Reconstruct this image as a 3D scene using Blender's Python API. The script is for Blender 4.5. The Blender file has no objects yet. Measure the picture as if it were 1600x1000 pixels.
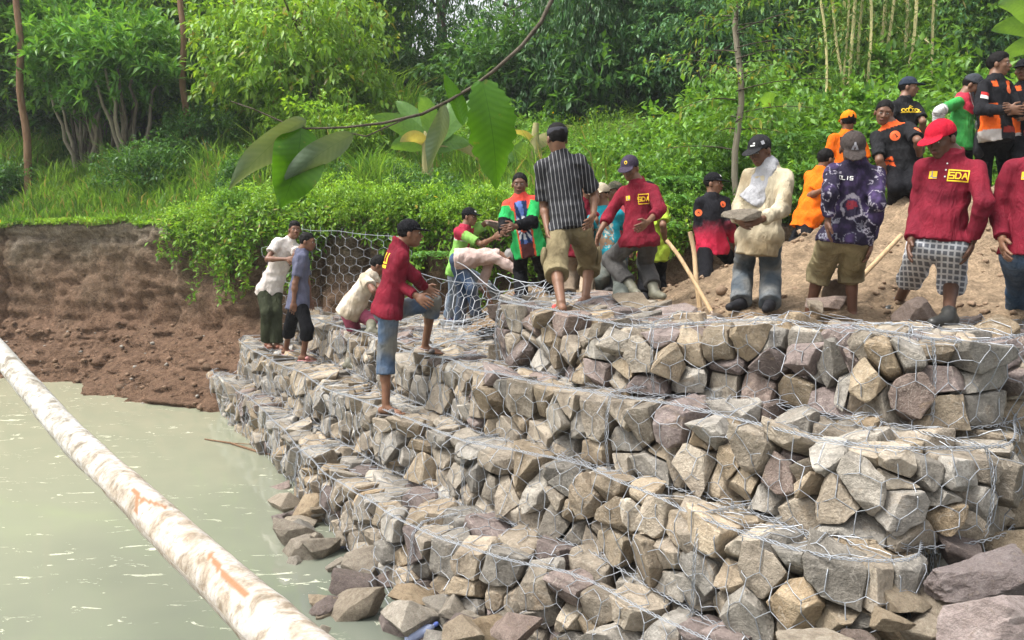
import bpy, bmesh, math, random
import numpy as np
from mathutils import Vector, Matrix, Quaternion
from mathutils.bvhtree import BVHTree
S = bpy.context.scene
COL = S.collection
R = math.radians
rng = np.random.default_rng(7)
random.seed(7)

# ------------------------------------------------------------------ camera, sky, sun, exposure
F = 1250.0                      # focal length in photo pixels (1600 wide)
PITCH = math.atan(110 / F)      # looking slightly down, horizon at photo row 390
cam_d = bpy.data.cameras.new('camera'); cam = bpy.data.objects.new('camera', cam_d); COL.objects.link(cam)
cam_d.sensor_width = 36; cam_d.lens = 36 * F / 1600
cam_d.clip_start = 0.05; cam_d.clip_end = 600
cam.location = (0, 0, 0); cam.rotation_euler = (R(90) - PITCH, 0, 0)
S.camera = cam
S.render.resolution_x = 1024; S.render.resolution_y = 640
W = bpy.data.worlds.new('World'); S.world = W; W.use_nodes = True
SUN_EL, SUN_AZ = R(62), R(-108)   # azimuth measured from straight ahead (+y) towards the right
wn = W.node_tree; wn.nodes.clear()
sk = wn.nodes.new('ShaderNodeTexSky'); sk.sky_type = 'NISHITA'; sk.sun_disc = False
sk.sun_elevation = SUN_EL; sk.sun_rotation = SUN_AZ; sk.air_density = 1.6; sk.dust_density = 6.0; sk.ozone_density = 1.0
hs = wn.nodes.new('ShaderNodeHueSaturation'); hs.inputs['Saturation'].default_value = 0.22; hs.inputs['Value'].default_value = 1.3
bg = wn.nodes.new('ShaderNodeBackground'); bg.inputs[1].default_value = 0.15
wo = wn.nodes.new('ShaderNodeOutputWorld')
wn.links.new(sk.outputs[0], hs.inputs['Color']); wn.links.new(hs.outputs[0], bg.inputs[0]); wn.links.new(bg.outputs[0], wo.inputs[0])
sd = bpy.data.lights.new('sun', 'SUN'); sd.energy = 2.4; sd.angle = R(14); sd.color = (1.0, 0.97, 0.91)
sun = bpy.data.objects.new('sun', sd); COL.objects.link(sun)
sv = Vector((math.sin(SUN_AZ) * math.cos(SUN_EL), math.cos(SUN_AZ) * math.cos(SUN_EL), math.sin(SUN_EL)))
sun.rotation_euler = sv.to_track_quat('Z', 'Y').to_euler(); sun.location = (0, 0, 30)
S.view_settings.view_transform = 'Standard'; S.view_settings.look = 'None'
S.view_settings.exposure = 0.72; S.view_settings.gamma = 1
S.render.engine = 'CYCLES'
S.cycles.max_bounces = 7; S.cycles.diffuse_bounces = 3; S.cycles.transmission_bounces = 3; S.cycles.transparent_max_bounces = 4

CP, SP = math.cos(PITCH), math.sin(PITCH)
def ray(px, py):
    a = (px - 800) / F; b = (500 - py) / F
    return np.array([a, CP + b * SP, -SP + b * CP])
def at(px, py, d):                       # the point seen at a photo pixel, d metres ahead (along y)
    r = ray(px, py); return r * (d / r[1])
def atz(px, py, z):                      # the point seen at a photo pixel on the level z
    r = ray(px, py); return r * (z / r[2])
V = np.array
def nrm(v):
    v = np.asarray(v, float); return v / max(np.linalg.norm(v), 1e-9)

# ------------------------------------------------------------------ object helpers
def tag(o, label=None, cat=None, group=None, kind=None):
    if label: o['label'] = label
    if cat: o['category'] = cat
    if group: o['group'] = group
    if kind: o['kind'] = kind
    return o
def empty(name, loc, label=None, cat=None, group=None, rz=0):
    o = bpy.data.objects.new(name, None); COL.objects.link(o); o.location = tuple(loc); o.rotation_euler = (0, 0, rz)
    o.empty_display_size = 0.2
    return tag(o, label, cat, group)
def link(name, me, parent=None, loc=None):
    o = bpy.data.objects.new(name, me); COL.objects.link(o)
    if loc is not None: o.location = tuple(loc)
    if parent is not None: o.parent = parent
    return o
def mesh(name, verts, faces, mat=None, smooth=True, col=None, tc=None):
    """verts Nx3, faces MxK array (all same K) or list of arrays"""
    me = bpy.data.meshes.new(name)
    verts = np.asarray(verts, np.float32)
    if not isinstance(faces, list): faces = [faces]
    faces = [np.asarray(f, np.int32) for f in faces if len(f)]
    loops = np.concatenate([f.ravel() for f in faces]); tot = np.concatenate([np.full(len(f), f.shape[1], np.int32) for f in faces])
    st = np.concatenate([[0], np.cumsum(tot)[:-1]]).astype(np.int32)
    me.vertices.add(len(verts)); me.vertices.foreach_set('co', verts.ravel())
    me.loops.add(len(loops)); me.loops.foreach_set('vertex_index', loops)
    me.polygons.add(len(tot)); me.polygons.foreach_set('loop_start', st); me.polygons.foreach_set('loop_total', tot)
    if smooth: me.polygons.foreach_set('use_smooth', np.ones(len(tot), bool))
    me.update(calc_edges=True)
    if col is not None:
        a = me.color_attributes.new('col', 'FLOAT_COLOR', 'POINT')
        c = np.ones((len(verts), 4), np.float32); c[:, :3] = col; a.data.foreach_set('color', c.ravel())
    if tc is not None:
        a = me.attributes.new('tc', 'FLOAT_VECTOR', 'POINT'); a.data.foreach_set('vector', np.asarray(tc, np.float32).ravel())
    if mat is not None:
        for m in (mat if isinstance(mat, (list, tuple)) else [mat]): me.materials.append(m)
    return me
def wloc(o):
    p = V([0, 0, 0.])
    while o is not None: p = p + V(o.location); o = o.parent
    return p
def obj(name, verts, faces, mat, parent=None, origin=None, **k):
    o_ = V(origin, float) if origin is not None else V([0, 0, 0.])
    me = mesh(name, np.asarray(verts, float) - o_, faces, mat, **k)
    loc = o_ - wloc(parent) if parent is not None else o_
    return link(name, me, parent, loc)

class Tris:                               # collects verts / quads / tris
    def __init__(s): s.v = []; s.f3 = []; s.f4 = []; s.n = 0; s.c = []
    def add(s, v, f, c=None):
        v = np.asarray(v, float); f = np.asarray(f, int)
        (s.f3 if f.shape[1] == 3 else s.f4).append(f + s.n); s.v.append(v); s.n += len(v)
        s.c.append(np.broadcast_to(np.asarray(c if c is not None else (1, 1, 1), float), (len(v), 3)))
    def obj(s, name, mat, parent=None, origin=None, smooth=True, usecol=False):
        fs = []
        if s.f3: fs.append(np.concatenate(s.f3))
        if s.f4: fs.append(np.concatenate(s.f4))
        return obj(name, np.concatenate(s.v), fs, mat, parent, origin, smooth=smooth, col=np.concatenate(s.c) if usecol else None)
def tube(T, pts, rad, n=6, c=None, cap=True):
    pts = np.asarray(pts, float); m = len(pts); rad = np.broadcast_to(np.asarray(rad, float), (m,))
    tg = np.gradient(pts, axis=0); tg /= np.maximum(np.linalg.norm(tg, axis=1), 1e-9)[:, None]
    up = V([0, 0, 1.]) if abs(tg[0][2]) < .9 else V([1., 0, 0])
    a = nrm(np.cross(tg[0], up)); rings = []
    for i in range(m):
        a = nrm(a - tg[i] * a.dot(tg[i])); b = np.cross(tg[i], a)
        t = np.arange(n) * 2 * math.pi / n
        rings.append(pts[i] + rad[i] * (np.cos(t)[:, None] * a + np.sin(t)[:, None] * b))
    v = np.concatenate(rings); q = []
    i = np.arange(m - 1)[:, None] * n; j = np.arange(n)[None]; k = (j + 1) % n
    q = np.stack([i + j, i + k, i + n + k, i + n + j], -1).reshape(-1, 4)
    T.add(v, q, c)
    if cap:
        for base, p in ((0, pts[0]), ((m - 1) * n, pts[-1])):
            vv = np.concatenate([v[base:base + n], [p]]); f = [[t_, (t_ + 1) % n, n] for t_ in range(n)]
            T.add(vv, f if base else [x[::-1] for x in f], c)
def segs(a, b, rad, n=3):                 # many straight wire pieces at once: a, b Mx3
    a = np.asarray(a, float); b = np.asarray(b, float); d = b - a; L = np.linalg.norm(d, axis=1); ok = L > 1e-5
    a, b, d = a[ok], b[ok], d[ok] / L[ok][:, None]; rad = np.broadcast_to(rad, (len(ok),))[ok]
    up = np.where(np.abs(d[:, 2:3]) < .9, V([[0, 0, 1.]]), V([[1., 0, 0]]))
    u = np.cross(d, up); u /= np.linalg.norm(u, axis=1)[:, None]; w = np.cross(d, u)
    vs = []
    for e in (a, b):
        for k in range(n):
            t = 2 * math.pi * k / n; vs.append(e + rad[:, None] * (math.cos(t) * u + math.sin(t) * w))
    v = np.stack(vs, 1).reshape(-1, 3); m = len(a); base = np.arange(m)[:, None] * 2 * n
    q = np.concatenate([np.stack([base[:, 0] + k, base[:, 0] + (k + 1) % n, base[:, 0] + n + (k + 1) % n, base[:, 0] + n + k], 1) for k in range(n)])
    return v, q

# value noise, vectorised
_perm = rng.random((64, 64, 64)).astype(np.float32)
def vnoise(p):
    p = np.asarray(p, float); i = np.floor(p).astype(int); f = p - i; f = f * f * (3 - 2 * f); i &= 63; j = (i + 1) & 63
    r = 0
    for dx in (0, 1):
        for dy in (0, 1):
            for dz in (0, 1):
                w = (f[..., 0] if dx else 1 - f[..., 0]) * (f[..., 1] if dy else 1 - f[..., 1]) * (f[..., 2] if dz else 1 - f[..., 2])
                r = r + w * _perm[(j if dx else i)[..., 0], (j if dy else i)[..., 1], (j if dz else i)[..., 2]]
    return r * 2 - 1
def fbm(p, o=4, g=.5):
    a = 1; r = 0; p = np.asarray(p, float)
    for k in range(o): r = r + a * vnoise(p * 2 ** k + 17.3 * k); a *= g
    return r

# ------------------------------------------------------------------ materials
class M:
    def __init__(s, name, rough=.8, spec=.3):
        s.m = bpy.data.materials.new(name); s.m.use_nodes = True; s.t = s.m.node_tree; s.N = s.t.nodes; s.L = s.t.links
        s.b = s.N['Principled BSDF']; s.b.inputs['Roughness'].default_value = rough; s.b.inputs['Specular IOR Level'].default_value = spec
        s.out = s.N['Material Output']
    def n(s, ty, **k):
        nd = s.N.new(ty)
        for a, b in k.items():
            if a in nd.inputs.keys(): nd.inputs[a].default_value = b
            else: setattr(nd, a, b)
        return nd
    def l(s, a, b): s.L.new(a, b); return s
    def co(s, kind='Object'): return s.n('ShaderNodeTexCoord').outputs[kind]
    def scaled(s, vec, sc):
        m = s.n('ShaderNodeMapping'); m.inputs['Scale'].default_value = sc if hasattr(sc, '__len__') else (sc,) * 3
        s.l(vec, m.inputs['Vector']); return m.outputs[0]
    def noise(s, vec, sc, det=5, rough=.6, dist=0, out='Fac'):
        nd = s.n('ShaderNodeTexNoise'); nd.inputs['Scale'].default_value = sc; nd.inputs['Detail'].default_value = det
        nd.inputs['Roughness'].default_value = rough; nd.inputs['Distortion'].default_value = dist; s.l(vec, nd.inputs['Vector']); return nd.outputs[out]
    def ramp(s, fac, stops):
        r = s.n('ShaderNodeValToRGB'); e = r.color_ramp.elements
        while len(e) < len(stops): e.new(.5)
        for el, (p, c) in zip(e, stops): el.position = p; el.color = tuple(c) + (1,) if hasattr(c, '__len__') else (c, c, c, 1)
        s.l(fac, r.inputs[0]); return r.outputs[0]
    def mix(s, a, b, fac, mode='MIX'):
        m = s.n('ShaderNodeMix', data_type='RGBA', blend_type=mode)
        for v, i in ((fac, 0), (a, 6), (b, 7)):
            if isinstance(v, (int, float)): m.inputs[i].default_value = v
            elif isinstance(v, tuple): m.inputs[i].default_value = v + (1,) if len(v) == 3 else v
            else: s.l(v, m.inputs[i])
        return m.outputs[2]
    def math(s, op, a, b=0.):
        m = s.n('ShaderNodeMath', operation=op)
        for v, i in ((a, 0), (b, 1)):
            if isinstance(v, (int, float)): m.inputs[i].default_value = v
            else: s.l(v, m.inputs[i])
        return m.outputs[0]
    def attr(s, name, out='Color'): return s.n('ShaderNodeAttribute', attribute_name=name).outputs[out]
    def base(s, c):
        if isinstance(c, tuple): s.b.inputs['Base Color'].default_value = c + (1,)
        else: s.l(c, s.b.inputs['Base Color'])
        return s
    def bump(s, h, strength=.5, dist=.01, normal=None):
        b = s.n('ShaderNodeBump'); b.inputs['Strength'].default_value = strength; b.inputs['Distance'].default_value = dist
        s.l(h, b.inputs['Height'])
        if normal is not None: s.l(normal, b.inputs['Normal'])
        s.l(b.outputs[0], s.b.inputs['Normal']); return b.outputs[0]

def cloth_mat(name, rough=.85, bump=.35, weave=True, usecol=True, color=None):
    m = M(name, rough, .08); c = m.co()
    basec = m.attr('col') if usecol else color
    n = m.noise(c, 9, 4, .6)
    v = m.ramp(n, [(.3, .78), (.7, 1.12)])
    m.base(m.mix(basec, v, 1., 'MULTIPLY'))
    f = m.noise(m.scaled(c, (1, 1, .35)), 16, 3, .55, 1.2)
    g_ = m.noise(m.scaled(c, (1, 1, .6)), 34, 2, .5, .8)
    m.bump(m.math('ADD', f, m.math('MULTIPLY', g_, .25)), .5, .045)
    return m.m
CLOTH = cloth_mat('cloth')
def skin_mat():
    m = M('skin', .5, .35); c = m.co()
    n = m.noise(c, 12, 4, .6)
    m.base(m.mix(m.attr('col'), m.ramp(n, [(.3, .8), (.7, 1.12)]), 1., 'MULTIPLY'))
    m.bump(m.noise(c, 160, 2), .1, .003)
    return m.m
SKIN = skin_mat()
def plain(name, c, rough=.7, spec=.3, var=.25, sc=20, metal=0):
    m = M(name, rough, spec); n = m.noise(m.co(), sc, 4, .6)
    m.base(m.mix(c, m.ramp(n, [(.25, 1 - var), (.75, 1 + var)]), 1., 'MULTIPLY')); m.b.inputs['Metallic'].default_value = metal
    m.bump(n, .25, .01)
    return m.m
HAIR = plain('black_hair', (.007, .006, .006), .75, .12, .3, 90)
GREYHAIR = plain('grey_hair', (.18, .17, .16), .6, .3, .3, 90)
EYEW = plain('eye_white', (.55, .5, .45), .3, .5, .05); EYEB = plain('eye_dark', (.02, .012, .01), .2, .5, .05)
LIP = plain('lips', (.16, .06, .045), .5, .3, .1); BROW = plain('eyebrow_hair', (.02, .014, .012), .8, .1, .1)
YEL = plain('yellow_print', (.75, .5, .03), .6, .2, .08); WHT = plain('white_print', (.7, .7, .68), .6, .2, .08)
ORG = plain('orange_print', (.85, .16, .05), .6, .2, .08); BLK = plain('black_print', (.015, .015, .018), .7, .2, .1)
GRYP = plain('grey_print', (.3, .3, .33), .7, .2, .1); REDP = plain('red_print', (.5, .03, .03), .7, .2, .1)
BLUEP = plain('blue_print', (.08, .12, .35), .7, .2, .1)
RUBBER = plain('rubber', (.035, .035, .035), .5, .4, .2, 30)
BOOTM = plain('muddy_boot_rubber', (.14, .135, .10), .5, .35, .45, 14)
BOOTD = plain('dark_boot_rubber', (.03, .03, .028), .4, .4, .4, 14)
SANDALM = plain('grey_sandal_rubber', (.12, .11, .11), .7, .3, .3, 40); SANDALR = plain('red_sandal_rubber', (.45, .05, .04), .6, .3, .2, 40)
SANDALP = plain('pink_sandal_rubber', (.45, .2, .19), .6, .3, .2, 40); SANDALB = plain('blue_sandal_rubber', (.06, .08, .2), .6, .3, .2, 40)
# ------------------------------------------------------------------ soft-body modelling: a small distance field + surface nets
def smin(a, b, k):
    h = np.clip(.5 + .5 * (b - a) / k, 0, 1); return b * (1 - h) + a * h - k * h * (1 - h)
class Field:
    def __init__(s): s.p = []
    # tapered capsule, optionally flattened along axis fl by ratio, with end cuts
    def cap(s, a, b, ra, rb, k=.015, flat=None, cuts=(), sub=False):
        a = V(a, float); b = V(b, float); r = max(ra, rb); s.p.append(('c', a, b, ra, rb, k, flat, cuts, np.minimum(a, b) - r, np.maximum(a, b) + r, sub)); return s
    def ell(s, c, rad, fr=None, k=.015, cuts=(), sub=False):
        c = V(c, float); r = max(rad); s.p.append(('e', c, V(rad, float), fr, 0, k, None, cuts, c - r, c + r, sub)); return s
    def build(s, vox, amp=0, freq=22, seed=0, group_cut=None):
        lo = np.min([p[8] for p in s.p], 0) - 3 * vox - amp; hi = np.max([p[9] for p in s.p], 0) + 3 * vox + amp
        n = np.ceil((hi - lo) / vox).astype(int) + 1
        D = np.full(tuple(n), .5, np.float32)
        ax = [lo[i] + np.arange(n[i]) * vox for i in range(3)]
        for (ty, a, b, ra, rb, k, flat, cuts, l, h, sub) in s.p:
            pad = max(3 * vox, 1.6 * k) + amp
            i0 = np.maximum(np.floor((l - pad - lo) / vox).astype(int), 0); i1 = np.minimum(np.ceil((h + pad - lo) / vox).astype(int) + 1, n)
            X = ax[0][i0[0]:i1[0]][:, None, None]; Y = ax[1][i0[1]:i1[1]][None, :, None]; Z = ax[2][i0[2]:i1[2]][None, None, :]
            if ty == 'c':
                P = [X - a[0], Y - a[1], Z - a[2]]; ab = b - a
                dot = P[0] * ab[0] + P[1] * ab[1] + P[2] * ab[2]; L2 = max(ab.dot(ab), 1e-9)
                t = np.clip(dot / L2, 0, 1)
                Q = [P[i] - t * ab[i] for i in range(3)]
                q2 = Q[0] ** 2 + Q[1] ** 2 + Q[2] ** 2
                if flat is not None:
                    fx, ratio = flat; fd = Q[0] * fx[0] + Q[1] * fx[1] + Q[2] * fx[2]
                    q2 = q2 + fd * fd * (ratio * ratio - 1)
                d = np.sqrt(q2) - (ra + (rb - ra) * t)
                if flat is not None: d = d / (1 + (flat[1] - 1) * .5)
            else:
                rad = b; fr = ra if ra is not None else np.eye(3)
                dx, dy, dz = X - a[0], Y - a[1], Z - a[2]
                U = [dx * fr[i][0] + dy * fr[i][1] + dz * fr[i][2] for i in range(3)]
                k0 = np.sqrt(sum((U[i] / rad[i]) ** 2 for i in range(3))) + 1e-6
                k1 = np.sqrt(sum((U[i] / rad[i] ** 2) ** 2 for i in range(3))) + 1e-6
                d = k0 * (k0 - 1) / k1
            for (cp, cn) in cuts:
                d = np.maximum(d, (X - cp[0]) * cn[0] + (Y - cp[1]) * cn[1] + (Z - cp[2]) * cn[2])
            sl = D[i0[0]:i1[0], i0[1]:i1[1], i0[2]:i1[2]]
            d = d.astype(np.float32)
            D[i0[0]:i1[0], i0[1]:i1[1], i0[2]:i1[2]] = -smin(-sl, d, k) if sub else smin(sl, d, k)
        if group_cut is not None: D = group_cut(D, ax)
        if amp:
            r = np.random.default_rng(seed); X, Y, Z = ax[0][:, None, None], ax[1][None, :, None], ax[2][None, None, :]
            w = 0
            wx = .5 * np.sin(7 * X + 5 * Z + r.random() * 6); wy = .5 * np.sin(6 * Y - 8 * Z + r.random() * 6)
            for q in range(5):
                dv = nrm(r.normal(size=3) * V([1, 1, .7])); fq = freq * (1 + .5 * q)
                w = w + np.abs(np.sin(fq * (dv[0] * X + dv[1] * Y + dv[2] * Z) * .5 + (wx + wy) * 3 + r.random() * 6)) / (1 + .4 * q)
            D += (amp * (w / 3.2 * 2 - 1.25)).astype(np.float32)
        return nets(D, lo, vox)
def nets(D, lo, vox):
    ins = D < 0; sh = D.shape
    c = np.zeros((sh[0] - 1, sh[1] - 1, sh[2] - 1), np.uint8)
    for i in (0, 1):
        for j in (0, 1):
            for k in (0, 1): c += ins[i:sh[0] - 1 + i, j:sh[1] - 1 + j, k:sh[2] - 1 + k]
    act = (c > 0) & (c < 8); idx = np.argwhere(act); ids = np.full(act.shape, -1, np.int32); ids[act] = np.arange(len(idx))
    acc = np.zeros((len(idx), 3)); cnt = np.zeros(len(idx))
    for ax_ in range(3):
        o = [a for a in range(3) if a != ax_]
        for u in (0, 1):
            for v in (0, 1):
                off = np.zeros(3, int); off[o[0]] = u; off[o[1]] = v
                A = idx + off; B = A.copy(); B[:, ax_] += 1
                da = D[A[:, 0], A[:, 1], A[:, 2]]; db = D[B[:, 0], B[:, 1], B[:, 2]]; m = (da < 0) != (db < 0)
                t = da[m] / (da[m] - db[m]); P = (A[m] - idx[m]).astype(float); P[:, ax_] += t
                acc[m] += P; cnt[m] += 1
    verts = lo + (idx + acc / np.maximum(cnt, 1)[:, None]) * vox
    faces = []
    for ax_ in range(3):
        o = [(1, 2), (2, 0), (0, 1)][ax_]
        s0 = [slice(0, -1)] * 3; s1 = [slice(0, -1)] * 3; s0[ax_] = slice(0, -1); s1[ax_] = slice(1, None)
        for q in o: s0[q] = slice(1, -1); s1[q] = slice(1, -1)
        a = ins[tuple(s0)]; b = ins[tuple(s1)]; e = np.argwhere(a != b)
        fl = a[e[:, 0], e[:, 1], e[:, 2]]
        e[:, o[0]] += 1; e[:, o[1]] += 1
        def cid(du, dv):
            q = e.copy(); q[:, o[0]] -= du; q[:, o[1]] -= dv; return ids[q[:, 0], q[:, 1], q[:, 2]]
        quad = np.stack([cid(1, 1), cid(0, 1), cid(0, 0), cid(1, 0)], 1)
        quad[~fl] = quad[~fl][:, ::-1]
        faces.append(quad)
    f = np.concatenate(faces); f = f[(f >= 0).all(1)]
    return verts, f

def segd(P, a, b):
    ab = b - a; t = np.clip(((P - a) @ ab) / max(ab @ ab, 1e-9), 0, 1); return np.linalg.norm(P - a - t[:, None] * ab, axis=1), t

def decal(tris2d, mat, name, target_bvh, origin, right, up, size, parent, dirn, off=.004, label=None):
    """tris2d: list of (verts Nx2, faces) in [-.5,.5]; projected along dirn onto the cloth"""
    T = Tris(); origin = V(origin, float); right = nrm(right); up = nrm(up); dirn = nrm(dirn)
    for v2, f in tris2d:
        v2 = np.asarray(v2, float) * size; out = []
        for x, y in v2:
            p = origin + right * x + up * y
            h = target_bvh.ray_cast(Vector(p - dirn * .25), Vector(dirn), .5)
            q = V(h[0]) - dirn * off if h[0] is not None else p
            out.append(q)
        T.add(out, f)
    o = T.obj(name, mat, parent, wloc(parent), smooth=False)
    return o
def box2(x0, y0, x1, y1, n=1):           # flat bar cut into n cells so it can follow the cloth
    L = max(abs(x1 - x0), abs(y1 - y0)); n = max(n, int(L / .12))
    v = []; f = []
    hor = abs(x1 - x0) >= abs(y1 - y0)
    for i in range(n + 1):
        t = i / n
        if hor: x = x0 + (x1 - x0) * t; v += [(x, y0), (x, y1)]
        else: y = y0 + (y1 - y0) * t; v += [(x1, y), (x0, y)]
        if i: b = 2 * i - 2; f.append([b, b + 2, b + 3, b + 1])
    return v, f
def stroke(pts, w):                      # poly-line letter stroke
    out = []
    for a, b in zip(pts[:-1], pts[1:]):
        a = V(a, float); b = V(b, float); d = nrm(b - a); nn = V([-d[1], d[0]]) * w / 2; a = a - d * w * .3; b = b + d * w * .3
        n = max(1, int(np.linalg.norm(b - a) / .15)); v = []; f = []
        for i in range(n + 1):
            p = a + (b - a) * i / n; v += [p + nn, p - nn]
            if i: q = 2 * i - 2; f.append([q, q + 1, q + 3, q + 2])
        out.append((v, f))
    return out
GL = {'S': [[(1, 1), (0, 1), (0, .5), (1, .5), (1, 0), (0, 0)]], 'D': [[(0, 0), (0, 1), (.7, 1), (1, .7), (1, .3), (.7, 0), (0, 0)]],
      'A': [[(0, 0), (.5, 1), (1, 0)], [(.2, .4), (.8, .4)]], 'P': [[(0, 0), (0, 1), (1, 1), (1, .5), (0, .5)]], 'U': [[(0, 1), (0, 0), (1, 0), (1, 1)]],
      'B': [[(0, 0), (0, 1), (.8, 1), (.8, .5), (0, .5)], [(.8, .5), (1, .3), (1, 0), (0, 0)]], 'N': [[(0, 0), (0, 1), (1, 0), (1, 1)]],
      'O': [[(0, 0), (0, 1), (1, 1), (1, 0), (0, 0)]], 'E': [[(1, 1), (0, 1), (0, 0), (1, 0)], [(0, .5), (.8, .5)]], 'R': [[(0, 0), (0, 1), (1, 1), (1, .5), (0, .5), (1, 0)]],
      'I': [[(.5, 0), (.5, 1)]], 'L': [[(0, 1), (0, 0), (1, 0)]], 'T': [[(0, 1), (1, 1)], [(.5, 1), (.5, 0)]], 'G': [[(1, 1), (0, 1), (0, 0), (1, 0), (1, .5), (.5, .5)]],
      'K': [[(0, 0), (0, 1)], [(1, 1), (0, .5), (1, 0)]], 'M': [[(0, 0), (0, 1), (.5, .5), (1, 1), (1, 0)]], 'W': [[(0, 1), (.25, 0), (.5, .6), (.75, 0), (1, 1)]]}
def text2(s, w=.16, asp=.75, slant=0):   # unit height text centred on 0
    out = []; n = len(s); adv = asp * 1.35; x0 = -(n * adv - .35 * asp) / 2
    for i, ch in enumerate(s):
        for st in GL.get(ch, []): out += stroke([(x0 + i * adv + p[0] * asp + slant * p[1], p[1] - .5) for p in st], w)
    return out
def disc2(r, n=18, r0=0):
    t = np.arange(n) * 2 * math.pi / n
    if r0: v = [(r * math.cos(a), r * math.sin(a)) for a in t] + [(r0 * math.cos(a), r0 * math.sin(a)) for a in t]; return [(v, [[i, (i + 1) % n, n + (i + 1) % n, n + i] for i in range(n)])]
    v = [(0, 0)] + [(r * .5 * math.cos(a), r * .5 * math.sin(a)) for a in t] + [(r * math.cos(a), r * math.sin(a)) for a in t]
    return [(v, [[0, 1 + i, 1 + (i + 1) % n] for i in range(n)]), (v, [[1 + i, 1 + n + i, 1 + n + (i + 1) % n, 1 + (i + 1) % n] for i in range(n)])]
def tri2(s=.5):
    return [([(-s, -s * .8), (s, -s * .8), (0, s)], [[0, 1, 2]])]

# ------------------------------------------------------------------ people
def frame_from(f, u):
    u = nrm(u); f = V(f, float); f = nrm(f - u * f.dot(u)); return np.cross(u, f), f, u   # left, front, up
_eye = None
def face_bits(root, hc, l, f, u, k):
    """eyes, eyebrows, mouth on a head whose centre is hc"""
    def pt(a, b, c): return hc + k * (a * l + b * f + c * u)
    for sgn in (-1, 1):
        Fd = Field().ell(pt(sgn * .031, .079, .004), (.0125 * k, .008 * k, .0048 * k), (l, f, u))
        v, q = Fd.build(.0035 * k); o = obj('eye', v, q, [EYEW, EYEB], root, root.location)
        c = (v - pt(sgn * .031, .088, .004)); dark = np.hypot(c @ l, c @ u) < .0065 * k
        fd = dark[q].mean(1) > .5; o.data.polygons.foreach_set('material_index', fd.astype(np.int32))
        Fd = Field().cap(pt(sgn * .016, .090, .023), pt(sgn * .045, .078, .026), .0032 * k, .0022 * k)
        v, q = Fd.build(.0035 * k); obj('eyebrow', v, q, BROW, root, root.location)
    Fd = Field().cap(pt(-.022, .082, -.058), pt(0, .0895, -.057), .004 * k, .0065 * k).cap(pt(0, .0895, -.057), pt(.022, .082, -.058), .0065 * k, .004 * k)
    v, q = Fd.build(.0035 * k); obj('mouth', v, q, LIP, root, root.location)

def solve_mid(a, b, px, l1, l2, hint, dref):
    """joint between a and b that projects to px, with segment lengths near l1, l2; hint<0 nearer the camera"""
    best = None
    for d in np.linspace(dref - .5, dref + .5, 101):
        p = at(px[0], px[1], d); e = (np.linalg.norm(p - a) - l1) ** 2 + (np.linalg.norm(p - b) - l2) ** 2 + .0006 * ((d - dref) * (-hint) + .5)
        if best is None or e < best[0]: best = (e, p)
    return best[1]

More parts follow.
